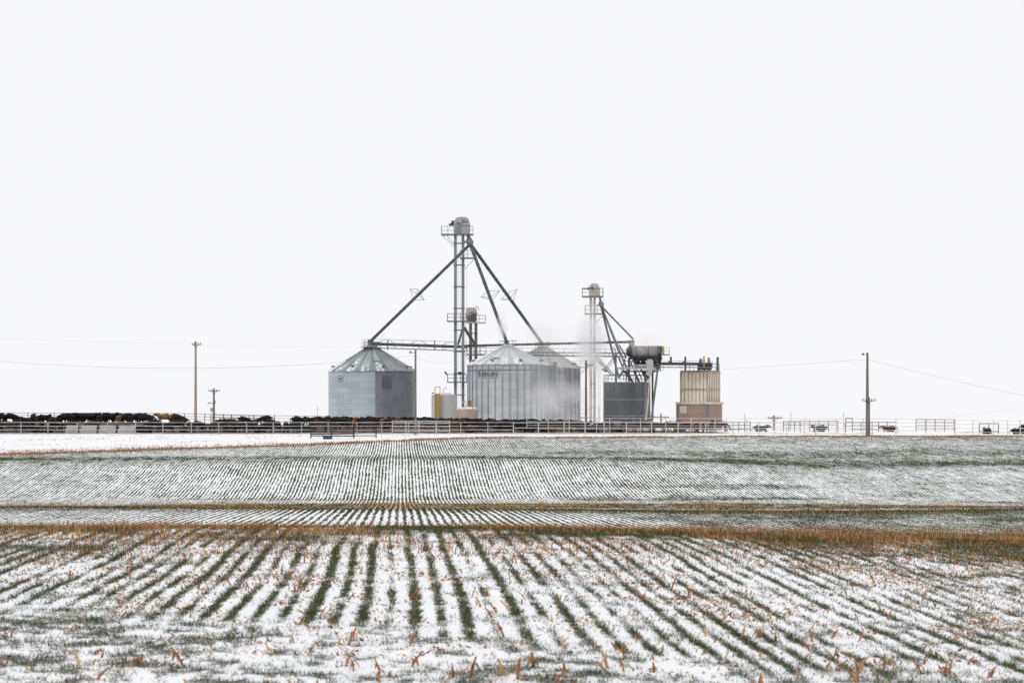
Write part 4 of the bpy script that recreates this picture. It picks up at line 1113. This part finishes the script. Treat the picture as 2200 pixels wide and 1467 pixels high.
part('lid', MB().tube(P(1003, 874, DK2), P(1003, 870.5, DK2), .28, .24, 14), M['beige_poly'], t)
part('fill_pipe', MB().path([P(1001, 873, DK2), P(1001, 864, DK2), P(999, 861, DK2), P(996, 862, DK2), P(993, 866, DK2)], .08, 8), M['white_tank'], t)
t = thing('cabinet', 'small tan control cabinet with yellow post behind the beige tank', 'cabinet', P(1010, 897, 287))
zc = hz(XW(1010, 287), 287)
part('case', MB().box((XW(1008.5, 287), 287, (zc + ZW(860, 287)) / 2), (7 * PXM(287), .5, ZW(860, 287) - zc)), M['tan_dark'], t)
part('post', MB().box((XW(1014, 286.8), 286.8, (zc + ZW(861, 287)) / 2), (.2, .2, ZW(861, 287) - zc)), M['yellow'], t)

# ------------------------------------------------------------------ poles and wires
def pole(label, px, D, top, r0, r1, mat, arms=(), light=None, extra=None):
    x = XW(px, D); z0 = hz(x, D) - .2; zt = ZW(top, D)
    t = thing('utility_pole', label, 'utility pole', (x, D, z0))
    part('shaft', MB().tube((x, D, z0), (x, D, zt), r0, r1, 12), mat, t, True)
    for (y, x0, x1, w) in arms:
        ar = MB().box(((XW(x0, D) + XW(x1, D)) / 2, D - r0 - .06, ZW(y, D)), (XW(x1, D) - XW(x0, D), .12, w))
        ar.beam((XW(px + (x1 - px) * .6, D), D - r0 - .08, ZW(y, D)), (x, D - r0 - .02, ZW(y, D) - (x1 - px) * .55 * PXM(D)), .05)
        ar.beam((XW(px + (x0 - px) * .6, D), D - r0 - .08, ZW(y, D)), (x, D - r0 - .02, ZW(y, D) - (px - x0) * .55 * PXM(D)), .05)
        a = part('crossarm', ar, mat, t)
        for k in (.03, .28, .72, .97):
            xx = XW(x0 + (x1 - x0) * k, D); part('insulator', MB().tube((xx, D - r0 - .06, ZW(y, D) + w / 2), (xx, D - r0 - .06, ZW(y, D) + w / 2 + .24), .055, .035, 7), M['insulator'], a)
    if light:
        lx, ly, ay = light
        l = part('lamp_arm', MB().path([P(px, ay, D - .1), P((px + lx) / 2, ay, D - .4), P(lx + 2, ly + 1, D - .6)], .035, 6), M['rail'], t)
        part('lamp_head', MB().tube(P(lx + 2.5, ly + 1, D - .6), P(lx - 1, ly - .6, D - .6), .10, .15, 8), M['galv_dark'], l)
    return t
pole('tall pale tan utility pole with one crossarm at left', 420.3, 262, 733, .19, .13, M['pole_fresh'], ((740.5, 413, 432.5, .15),))
t = pole('short utility pole carrying a transformer just right of the tall tan pole', 459.5, 300, 834, .19, .14, M['pole_grey'], ((840, 449, 472, .14),))
tz = part('transformer', MB().tube(P(455, 884, 299.4), P(455, 876, 299.4), .22, n=12), M['transformer'], t)
part('cutout_arm', MB().box(P(454, 866.5, 299.6), (1.0, .1, .1)).tube(P(446, 867, 299.6), P(449, 865, 299.6), .06, n=6).tube(P(462, 867, 299.6), P(463, 860, 299.6), .05, n=6).tube(P(451.5, 867, 299.6), P(451.5, 862, 299.6), .05, n=6), M['insulator'], t)
D_ = 233
pole('grey brown pole with lamp arm in front of the left bin right edge', 892.7, D_, 751, .145, .11, M['pole_wood'], (), (881, 756.5, 757.5))
pole('reddish bare wooden pole right of the right bin', 1259, 270, 774, .17, .13, M['pole_red'], ((785, 1258, 1274, .1),))
t = pole('thick brown pole with lamp arm and low crossarm at right', 1863.5, 226, 757, .22, .12, M['pole_wood'], ((860.5, 1852, 1880, .10),), (1853.5, 760.5, 761.5))
part('stub_pole', MB().tube((XW(1867.5, 226), 226 + .05, hz(XW(1867, 226), 226) - .1), P(1867, 853, 226.05), .13, .10, 10), M['pole_wood'], t)
pole('small crossarm pole peeping between dark tank and tan building', 1420, 420, 888, .2, .15, M['pole_wood'], ((896, 1404, 1437, .2),))
pole('short crossarm pole inside the right pens', 1663, 300, 892, .17, .13, M['pole_red'], ((897.5, 1649, 1679, .14),))
def thin_post(label, px, D, top, r=.06):
    x = XW(px, D); z0 = hz(x, D) - .1
    t = thing('thin_post', label, 'post', (x, D, z0)); part('shaft', MB().tube((x, D, z0), (x, D, ZW(top, D)), r, r * .7, 6), M['rail_pale'], t)
    part('bracket', MB().box(P(px + 1, top + 8, D), (.35, .05, .06)), M['rail_pale'], t)
thin_post('faint thin post just right of the tan building', 1600, 330, 887)
thin_post('faint thin post right of the short crossarm pole', 1699, 330, 882)
thin_post('faint thin post left of the thick brown pole', 1812, 330, 885)
thin_post('faint thin post left of the left bin', 682, 330, 870)
thin_post('faint thin post left of the dark tank', 1287, 300, 872, .05)

def wire(label, pts, r):
    """pts (px,y,D) - quadratic sag through three points"""
    (x0, y0, d0), (xm, ym, dm), (x1, y1, d1) = pts
    a, m, b = P(x0, y0, d0), P(xm, ym, dm), P(x1, y1, d1)
    tm = (m.x - a.x) / (b.x - a.x); sag = (a.lerp(b, tm).z - m.z) / max(4 * tm * (1 - tm), .05)
    q = []
    for i in range(31):
        t = i / 30; p = a.lerp(b, t); p.z -= sag * 4 * t * (1 - t); q.append(p)
    o = part('wire', MB().path(q, r, 5), M['wire'])
    tag(o, label, 'wire')
wire('lower sagging wire from the left edge to the lamp pole', [(-260, 748, 233), (420, 791, 233), (891, 764, 233)], .0125)
wire('upper faint wire from the left edge past the tall tan pole', [(-260, 716, 262), (340, 738, 262), (800, 748, 262)], .004)
wire('short wire from the lamp pole right towards the tall elevator', [(894, 764, 233), (935, 769, 250), (976, 773, 299)], .012)
wire('wire from the rusty bin roof to the thick brown pole', [(1553, 793.5, 300), (1700, 785, 262), (1862, 772, 226)], .012)
wire('wire falling from the thick brown pole to the right edge', [(1864, 772, 226), (2040, 815, 226), (2420, 890, 226)], .012)
wire('faint distant wire low at the right edge', [(1990, 904, 420), (2100, 888, 420), (2420, 862, 420)], .012)

# ------------------------------------------------------------------ fences
def fence(name, label, pts, posts_px, rails, mat, rp=.05, rr=.03, over=.06, group=None, extend=None):
    """pts: list of (px, D) line; rails: heights in metres; posts at px"""
    px = np.array([p[0] for p in pts]); dd = np.array([p[1] for p in pts])
    def at(x):
        D = float(np.interp(x, px, dd)); X = XW(x, D); return Vector((X, D, hz(X, D)))
    c = at(pts[len(pts) // 2][0])
    t = thing(name, label, 'fence', c, group)
    for x in posts_px:
        q = at(x); part('post', MB().tube(q - Vector((0, 0, .2)), q + Vector((0, 0, rails[-1] + over)), rp, n=8), mat, t)
    xs = sorted(posts_px)
    for h in rails:
        mb = MB()
        for a, b in zip(xs[:-1], xs[1:]): mb.tube(at(a) + Vector((0, -.0, h)), at(b) + Vector((0, 0, h)), rr, n=7)
        part('rail', mb, mat, t)
    return t
pa = [-330, -270, -205, -140, -78, -16, 45, 103, 166, 231, 291, 350, 411, 470, 530, 587, 648, 705, 767, 820, 878, 938, 990, 1048, 1103]
fence('pipe_fence', 'long grey white pipe fence with four rails across the left half', [(-340, 232), (0, 235), (1110, 235)], pa, [.12, .55, .98, 1.42], M['fence_grey'], .055, .038)
pb = [1103, 1157, 1212, 1257, 1298, 1346, 1400, 1457, 1516, 1575, 1630, 1690, 1752, 1815, 1874]
pb2 = [1900, 1962, 2002, 2050]
fence('pipe_fence', 'bright white pipe fence of three rails across the middle and right', [(1100, 233), (1500, 231), (1960, 226)], pb, [.22, .82, 1.42], M['fence_white'], .055, .036)
pc = [843, 872, 900, 937, 966]
fence('pipe_gate', 'short white pipe gate panel just left of the lamp pole', [(840, 231), (970, 231)], pc, [.5, 1.0, 1.36, 1.63], M['fence_white'], .045, .034)
pd = [1132, 1178, 1223, 1282, 1310, 1376, 1430, 1485, 1536, 1603, 1665, 1728, 1797, 1855, 1925, 1990, 2052]
fence('pipe_fence', 'tall pale rear pipe fence with high top rails behind the middle fence', [(1100, 241), (1560, 239), (2060, 233)], pd, [.5, .95, 1.4, 1.82], M['fence_white'], .05, .03)
pe = [2052, 2090, 2135, 2165, 2192, 2250, 2310, 2380]
fence('pipe_fence', 'pale pipe fence dropping away at the right edge', [(2040, 231), (2390, 226)], pe, [.35, .8, 1.25, 1.7], M['fence_white'], .05, .028)
# rear fences on the left
fence('rear_fence', 'thin dark rail fence behind the cattle at far left', [(-300, 283), (345, 283)], [-300, -190, -90, 2, 60, 117, 180, 250, 340], [.6, 1.0, 1.35], M['fence_thin'], .05, .03)
fence('rear_fence', 'thin dark rail fence falling right behind the tall tan pole', [(335, 285), (700, 278)], [340, 368, 396, 440, 453, 480, 498, 545, 590, 640, 700], [.55, .95, 1.35], M['fence_thin'], .06, .03)
fence('rear_fence', 'brown rail panel beside the transformer pole', [(455, 272), (575, 270)], [457, 497, 535, 575], [.9, 1.25], M['fence_rust'], .05, .04)
# pens on the right
def pen(label, x0, x1, D, n, rails, mat, nm='corral_panel'):
    fence(nm, label, [(x0, D), (x1, D)], list(np.linspace(x0, x1, n)), rails, mat, .055, .04, group=None)
pen('dark corral panel right of the tan building', 1562, 1612, 262, 5, [.5, 1.0, 1.45], M['fence_dark'])
pen('dark corral panel right of the short crossarm pole', 1683, 1719, 266, 4, [.6, 1.05, 1.5], M['fence_dark'])
pen('dark corral panel with a high top rail behind the black resting cow', 1719, 1800, 275, 5, [.5, 1.0, 1.5], M['fence_thin'])
pen('short high dark gate panel left of the thick brown pole', 1817, 1831, 258, 2, [.9, 1.4, 1.9], M['fence_dark'])
pen('dark corral panel behind the thick brown pole', 1831, 1925, 262, 6, [.5, 1.0, 1.45], M['fence_thin'])
pen('rusty brown corral panel right of the thick brown pole', 1968, 2050, 252, 5, [.4, .8, 1.2, 1.55], M['fence_rust'])
pen('dark wooden pen frame near the right edge', 2104, 2145, 240, 3, [.25, 1.2], M['fence_dark'])
pen('pale brown rail panel in front of the tan building', 1440, 1560, 255, 7, [.5, .95, 1.4], M['fence_rust'])

# black brace fence with trough
t = fence('brace_fence', 'dark timber brace fence in front of the white rails left of the lamp pole', [(660, 214), (815, 214)], [668, 712, 760, 808], [.25, .95, 1.22], M['timber_dark'], .07, .045, .08)
D_ = 211
x = XW(725, D_); zt_ = hz(x, D_)
t = thing('water_trough', 'low slate blue trough and dark boards under the timber brace fence', 'trough', (x, D_, zt_))
part('tank', MB().box((XW(704, D_), D_, hz(XW(704, D_), D_) + .14), (.95, .6, .36)), M['trough_blue'], t, bevel=.02)
part('board', MB().beam((XW(690, D_), D_ + .4, hz(XW(690, D_), D_) + .33), (XW(762, D_), D_ + .4, hz(XW(762, D_), D_) + .30), .3, .12), M['timber_dark'], t)
part('board', MB().beam((XW(668, 214), 214.2, hz(XW(668, 214), 214) + .42), (XW(762, 214), 214.2, hz(XW(762, 214), 214) + .48), .08, .14), M['timber_brown'], t)

# concrete bunks
for i, (x0, x1, lab) in enumerate(((140, 168, 'leftmost'), (171, 208, 'second from the left'), (212, 249, 'third from the left'), (253, 291, 'rightmost'))):
    D_ = 239.5; c = P((x0 + x1) / 2, 0, D_); zg_ = hz(c.x, D_); w = (x1 - x0) * PXM(D_)
    t = thing('feed_bunk', f'snow covered concrete feed bunk behind the left fence, {lab} of the four', 'feed bunk', (c.x, D_, zg_), 'concrete feed bunks behind the fence')
    part('basin', MB().prism([(c.x - w / 2, zg_ - .1), (c.x + w / 2, zg_ - .1), (c.x + w / 2, zg_ + .55), (c.x - w / 2, zg_ + .55)], D_ - .1, D_ + .6), M['concrete_snow'], t, bevel=.03)
    part('back_panel', MB().box((c.x, D_ + .7, zg_ + .52), (w - .05, .12, .95)), M['concrete_snow'], t)
    part('end_post', MB().box((c.x + w / 2 + .06, D_ - .05, zg_ + .5), (.12, .12, 1.1)), M['timber_dark'], t)

# ------------------------------------------------------------------ cattle
def cow_mesh(pose, seed):
    r = random.Random(seed)
    j = lambda a=.02: r.uniform(-a, a)
    V = []; Ed = []; Rd = []
    def v(p, rx, ry=None, par=None):
        V.append(p); Rd.append((rx, ry or rx)); i = len(V) - 1
        if par is not None: Ed.append((par, i))
        return i
    lie = pose == 'lie'; zo = -.52 if lie else 0
    b0 = v((-.1, 0, .95 + zo), .38, .46)
    ch = v((.35, 0, .96 + zo), .36, .45, b0)
    sh = v((.60, 0, 1.06 + zo), .27, .35, ch)
    hp = v((-.55, 0, 1.00 + zo), .33, .41, b0)
    rp = v((-.80, 0, 1.08 + zo), .23, .25, hp)
    if pose == 'graze':
        nk = v((.92, .03, .86), .17, .22, sh); po = v((1.15, .06, .58), .13, .15, nk)
        fc = v((1.24, .08, .36), .11, .115, po); mz = v((1.29, .08, .17), .085, .08, fc); ez = .64
        e = [(1.08, -.16, .66), (1.08, .27, .66)]
    elif pose == 'turn':
        nk = v((.86, -.12, 1.20), .18, .23, sh); po = v((1.02, -.34, 1.34), .13, .15, nk)
        fc = v((1.05, -.55, 1.22), .11, .115, po); mz = v((1.06, -.72, 1.10), .085, .08, fc)
        e = [(.84, -.36, 1.38), (1.22, -.30, 1.38)]
    else:
        nk = v((.88, 0, 1.20 + zo + j()), .18, .24, sh); po = v((1.13, 0, 1.33 + zo), .13, .15, nk)
        fc = v((1.32, 0, 1.20 + zo), .11, .115, po); mz = v((1.48, 0, 1.07 + zo), .085, .08, fc)
        e = [(1.08, -.23, 1.36 + zo), (1.08, .23, 1.36 + zo)]
    for q in e: v(q, .035, .05, po)
    for s in (-1, 1):
        if lie:
            a = v((-.45, s * .30, .34), .17, .15, hp); k = v((-.05, s * .42, .16), .08, None, a); v((-.40, s * .44, .08), .05, None, k)
            a = v((.55, s * .24, .30), .13, .12, sh); k = v((.85, s * .26, .12), .07, None, a); v((.62, s * .3, .07), .05, None, k)
        else:
            st = j(.10)
            a = v((-.60 + st * .4, s * .19, .76), .16, .19, hp); k = v((-.72 + st, s * .21, .44), .075, None, a); f = v((-.67 + st, s * .21, .22), .05, None, k); v((-.63 + st, s * .21, .03), .062, None, f)
            st = j(.10)
            a = v((.50 + st * .3, s * .18, .74), .13, .15, sh); k = v((.52 + st, s * .18, .42), .07, None, a); f = v((.50 + st, s * .18, .22), .048, None, k); v((.53 + st, s * .18, .03), .06, None, f)
    ta = v((-1.0, 0, 1.06 + zo), .045, None, rp); tb = v((-1.06, .02, .74 + zo), .03, None, ta); v((-1.03, .03, max(.42 + zo, .08)), .045, None, tb)
    me = bpy.data.meshes.new('cow_skel'); me.from_pydata(V, Ed, [])
    ob = bpy.data.objects.new('cow_skel', me); COL.objects.link(ob)
    sk = ob.modifiers.new('s', 'SKIN'); sk.use_smooth_shade = True; sk.branch_smoothing = .6
    for d, rr in zip(me.skin_vertices[0].data, Rd): d.radius = rr
    me.skin_vertices[0].data[0].use_root = True
    su = ob.modifiers.new('u', 'SUBSURF'); su.levels = 1
    dg = bpy.context.evaluated_depsgraph_get()
    out = bpy.data.meshes.new_from_object(ob.evaluated_get(dg)); out.name = 'cow'
    bpy.data.objects.remove(ob); bpy.data.meshes.remove(me)
    out.materials.clear(); out.materials.append(M['cow_black'])
    for p in out.polygons: p.use_smooth = True
    return out
COWS = {p: [cow_mesh(p, 40 + i) for i in range(n)] for p, n in (('stand', 2), ('graze', 2), ('turn', 1), ('lie', 1))}
CN = {'k': ('cow_black', 'black'), 'd': ('cow_brown', 'dark brown'), 'r': ('cow_red', 'red brown'), 't': ('cow_tan', 'tan'), 'w': ('cow_black_wf', 'white-faced black'), 'v': ('cow_red_wf', 'white-faced red')}
herd = []   # (px, D, heading deg, colour, pose, scale, tier)
# upper line at left, on the mound
for q in ((1, 262, 90, 'k', 'stand'), (24, 264, 10, 'k', 'graze'), (40, 270, 170, 'k', 'lie'), (-22, 263, 90, 'k', 'stand'), (8, 268, 80, 'k', 'graze'), (54, 272, 15, 'd', 'lie'), (110, 270, 8, 'd', 'lie'), (125, 274, 172, 'd', 'lie'), (84, 270, 10, 'd', 'lie'), (72, 258, 95, 'd', 'stand'), (93, 262, 15, 'k', 'turn'),
          (149, 260, 80, 'k', 'stand'), (159, 258, 95, 'k', 'graze'), (168, 263, 85, 'k', 'stand'), (178, 262, 100, 'k', 'graze'), (190, 261, 20, 'k', 'stand'),
          (203, 262, 75, 'k', 'stand'), (214, 259, 92, 'd', 'stand'), (225, 262, 85, 'k', 'graze'), (236, 261, 60, 'k', 'stand'), (247, 263, 100, 'k', 'stand'),
          (255, 259, 90, 't', 'stand'), (268, 262, 160, 'k', 'stand'), (281, 260, 90, 'd', 'stand'), (298, 262, 5, 'w', 'graze'), (312, 260, 12, 'k', 'graze'),
          (353, 262, 178, 't', 'stand'), (379, 268, 8, 'd', 'graze'), (392, 274, 170, 'd', 'lie')):
    herd.append((*q, 'u'))
for q in ((478, 268, 5, 'd', 'lie'), (497, 270, 172, 'd', 'lie'), (524, 262, 12, 'k', 'graze'), (545, 266, 170, 'd', 'lie'), (570, 264, 178, 'k', 'graze'), (640, 262, 6, 'k', 'graze'), (672, 262, 165, 'k', 'graze'), (690, 266, 30, 'k', 'stand')):
    herd.append((*q, 'u'))
rc = random.Random(21)
x = 703
while x < 1258:
    D = rc.uniform(255, 273); c = rc.choices('kkdrt', (74, 10, 8, 3, 1))[0]
    herd.append((x, D, rc.choice((rc.uniform(-30, 30), rc.uniform(150, 210), rc.uniform(60, 120))), c, rc.choices(('stand', 'graze', 'turn', 'lie'), (2, 5, 1, 1))[0], 'u'))
    x += rc.uniform(5, 10)
herd += [(762, 254, 88, 't', 'stand', 'u'), (821, 254, 92, 't', 'turn', 'u'), (853, 254, 170, 'r', 'graze', 'u'), (1057, 254, 10, 'r', 'graze', 'u')]
x = 138
while x < 330:      # second row packed behind the mound line
    herd.append((x, rc.uniform(265, 271), rc.choice((80, 95, 20, 160, 8)), rc.choices('kkdr', (8, 3, 1, 0))[0], rc.choice(('stand', 'graze')), 'u')); x += rc.uniform(9, 15)
x = 142
while x < 318:
    herd.append((x, rc.uniform(273, 279), rc.choice((80, 100, 20, 160)), 'k', 'stand', 'u')); x += rc.uniform(8, 12)
x = 640
while x < 1010:
    herd.append((x, rc.uniform(274, 280), rc.choice((5, 20, 165, 178, 90)), 'k', rc.choice(('stand', 'graze', 'graze')), 'u')); x += rc.uniform(14, 24)
# lower tier right behind the front fence
def low(x0, x1, cols, wts, step=(13, 24), d=(240.5, 250)):
    x = x0
    while x < x1:
        herd.append((x, rc.uniform(*d), rc.choice((rc.uniform(-25, 25), rc.uniform(155, 205), rc.uniform(70, 110))), rc.choices(cols, wts)[0], rc.choices(('stand', 'graze', 'turn', 'lie'), (1, 5, .6, 2.5))[0], 'l'))
        x += rc.uniform(*step)
low(-40, 135, 'kdr', (8, 2, .3), (9, 16)); low(150, 300, 'kd', (3, 2), (40, 60), (242, 246)); low(316, 700, 'kkdrw', (9, 3, 4, .4, 1), (11, 18)); low(1010, 1425, 'kkdr', (7, 3, 3, .5), (10, 18)); low(1440, 1560, 'drk', (2, .3, 4), (14, 24))
low(712, 1000, 'drk', (3, 2, 2), (26, 48), (243, 250))
for q in ((1633, 247, 8, 'k', 'lie'), (1762, 246, 182, 'w', 'lie'), (1912, 246, 170, 'd', 'lie'), (2121, 236, 95, 'k', 'lie'), (2186, 235, 8, 'k', 'lie'), (2210, 240, 170, 'k', 'graze')):
    herd.append((*q, 'r'))
LM = ((-1000, 'far left edge'), (130, 'snowy feed bunks'), (330, 'tall tan pole'), (450, 'transformer pole'), (600, 'left bin gap'), (703, 'left bin'), (893, 'off-white tank'), (983, 'beige tank'), (1030, 'lettered bin'), (1180, 'right bin'), (1260, 'pale elevator'), (1297, 'dark tank'), (1410, 'dark tank gap'), (1457, 'tan building'), (1565, 'right pens'), (1840, 'thick brown pole'), (2060, 'right edge'))
def lm(x):
    n = LM[0][1]
    for a, b in LM:
        if x >= a: n = b
    return n
ORD = ['first', 'second', 'third', 'fourth', 'fifth', 'sixth', 'seventh', 'eighth', 'ninth', 'tenth', 'eleventh', 'twelfth', 'thirteenth', 'fourteenth', 'fifteenth', 'sixteenth', 'seventeenth', 'eighteenth', 'nineteenth', 'twentieth', 'twenty-first', 'twenty-second', 'twenty-third', 'twenty-fourth', 'twenty-fifth', 'twenty-sixth', 'twenty-seventh', 'twenty-eighth', 'twenty-ninth', 'thirtieth']
herd.sort(key=lambda q: (q[5], q[0]))
cnts = {}; cow0 = None
rot_ = random.Random(3)
for (px, D, hd_, c, pose, tier) in herd:
    mesh = rot_.choice(COWS[pose])
    if cow0 is None: o = cow0 = bpy.data.objects.new('cow', mesh)
    else: o = cow0.copy(); o.data = mesh
    COL.objects.link(o)
    x = XW(px, D); o.location = (x, D, hz(x, D) - .02); s_ = rot_.uniform(.92, 1.06)
    o.scale = (s_, s_, s_); o.rotation_euler = (0, 0, math.radians(hd_ + rot_.uniform(-4, 4)))
    o.material_slots[0].link = 'OBJECT'; o.material_slots[0].material = M[CN[c][0]]
    a = math.cos(math.radians(hd_))
    face_ = 'facing right' if a > .5 else ('facing left' if a < -.5 else 'seen from behind')
    pz_ = {'stand': 'standing', 'graze': 'with lowered head', 'turn': 'with turned head', 'lie': 'lying down'}[pose]
    where = {'u': 'back line', 'l': 'front line', 'r': 'inside pens'}[tier]
    k = (lm(px), tier); cnts[k] = cnts.get(k, 0) + 1
    tag(o, f'{CN[c][1]} cow {pz_}, {ORD[min(cnts[k], 30) - 1]} from left by the {lm(px)}, {where}', 'cow', 'feedlot cattle')

# ------------------------------------------------------------------ steam
def steam_mat(name, dens, scale, seed):
    t = NT(name); v = t.obj(); pos = t.pos()
    ln = t.n('ShaderNodeVectorMath', {0: v}, operation='LENGTH').outputs['Value']
    fall = t.ramp(ln, 1.0, .25)
    mp = t.n('ShaderNodeMapping', {'Vector': pos, 'Location': (seed, seed * 2.1, 0)}).outputs[0]
    nz = t.noise(mp, scale, 4, .6)
    d = t.math('MULTIPLY', t.math('MULTIPLY', fall, t.ramp(nz, .34, .66)), dens)
    sv = t.n('ShaderNodeVolumeScatter', {'Color': (1, 1, 1, 1), 'Density': d, 'Anisotropy': 0.0})
    t.t.links.new(sv.outputs[0], t.out.inputs['Volume'])
    return t.m
def steam(label, px, py, rx, ry, D, dr, dens, scale, seed):
    me = bpy.data.meshes.new('steam_cloud'); bm = bmesh.new(); bmesh.ops.create_icosphere(bm, subdivisions=3, radius=1.0); bm.to_mesh(me); bm.free()
    me.materials.append(steam_mat(f'steam {seed}', dens, scale, seed))
    o = bpy.data.objects.new('steam_cloud', me); COL.objects.link(o)
    o.location = P(px, py, D); o.scale = (rx * PXM(D), dr, ry * PXM(D))
    tag(o, label, 'steam', 'drifting steam')
steam('wide bank of white steam low in front of the middle and right bins', 1190, 868, 112, 70, 283, 4.5, .36, .20, 1)
steam('narrow steam plume hiding the foot of the middle spout', 1079, 696, 16, 40, 294.5, 1.6, 1.0, .35, 2)
steam('steam plume above the right bin hiding its spout', 1182, 714, 72, 44, 316, 5, .22, .20, 3)
steam('steam column wrapped around the pale elevator legs', 1270, 740, 46, 90, 306.5, 3.0, .85, .22, 4)
steam('very thin haze of steam spread over the centre bins and the pale elevator', 1195, 800, 190, 125, 284, 9, .035, .12, 6)
steam('faint steam rising over the overhead drum', 1400, 738, 85, 34, 299, 3.0, .17, .3, 5)

# ------------------------------------------------------------------ light, sky, camera
SUN_EL, SUN_AZ = math.radians(42), math.radians(-140)   # behind the camera, to the left
w = bpy.data.worlds.new('World'); sc.world = w; w.use_nodes = True
nt = w.node_tree; nt.nodes.clear()
sky = nt.nodes.new('ShaderNodeTexSky'); sky.sky_type = 'NISHITA'; sky.sun_disc = False
sky.sun_elevation = SUN_EL; sky.sun_rotation = SUN_AZ
hs = nt.nodes.new('ShaderNodeHueSaturation'); hs.inputs['Saturation'].default_value = .25
nt.links.new(sky.outputs[0], hs.inputs['Color'])
# the cloud deck: an even bright grey white layer with very slow variation
tc = nt.nodes.new('ShaderNodeTexCoord'); nz = nt.nodes.new('ShaderNodeTexNoise'); nz.inputs['Scale'].default_value = 2.2; nz.inputs['Detail'].default_value = 4
nt.links.new(tc.outputs['Generated'], nz.inputs['Vector'])
cm = nt.nodes.new('ShaderNodeMix'); cm.data_type = 'RGBA'; cm.inputs[6].default_value = (9.25, 9.27, 9.62, 1); cm.inputs[7].default_value = (9.62, 9.62, 9.86, 1)
nt.links.new(nz.outputs[0], cm.inputs[0])
mx = nt.nodes.new('ShaderNodeMix'); mx.data_type = 'RGBA'; mx.inputs[0].default_value = .985
nt.links.new(hs.outputs[0], mx.inputs[6]); nt.links.new(cm.outputs[2], mx.inputs[7])
bg = nt.nodes.new('ShaderNodeBackground'); bg.inputs['Strength'].default_value = .1
nt.links.new(mx.outputs[2], bg.inputs['Color'])
wo = nt.nodes.new('ShaderNodeOutputWorld'); nt.links.new(bg.outputs[0], wo.inputs['Surface'])

sl = bpy.data.lights.new('sun', 'SUN'); sl.energy = .75; sl.angle = math.radians(20); sl.color = (1, .97, .93)
so = bpy.data.objects.new('sun', sl); COL.objects.link(so)
dirv = Vector((math.sin(SUN_AZ) * math.cos(SUN_EL), math.cos(SUN_AZ) * math.cos(SUN_EL), math.sin(SUN_EL)))
so.rotation_euler = dirv.to_track_quat('Z', 'Y').to_euler(); so.location = (0, 0, 60)

cam = bpy.data.cameras.new('camera'); co = bpy.data.objects.new('camera', cam); COL.objects.link(co)
cam.sensor_width = 36; cam.lens = 36 * F / 2200; cam.shift_y = (HY - 733.5) / 2200
co.location = (0, 0, HC); co.rotation_euler = (PI / 2, 0, 0)
cam.clip_start = .5; cam.clip_end = 20000
cam.dof.use_dof = True; cam.dof.focus_distance = 200; cam.dof.aperture_fstop = 5.0
sc.camera = co
sc.view_settings.view_transform = 'Standard'; sc.view_settings.look = 'None'; sc.view_settings.exposure = 0; sc.view_settings.gamma = 1
sc.cycles.max_bounces = 10; sc.cycles.volume_bounces = 8; sc.cycles.diffuse_bounces = 3
sc.cycles.volume_step_rate = 2.0; sc.cycles.volume_max_steps = 96
sc.cycles.use_denoising = True
sc.cycles.denoiser = 'OPENIMAGEDENOISE'
sc.cycles.denoising_input_passes = 'RGB_ALBEDO_NORMAL'
sc.cycles.denoising_prefilter = 'NONE'
sc.cycles.use_adaptive_sampling = False
w.cycles.sampling_method = 'NONE'   # an even cloud deck is sampled best by the surfaces themselves
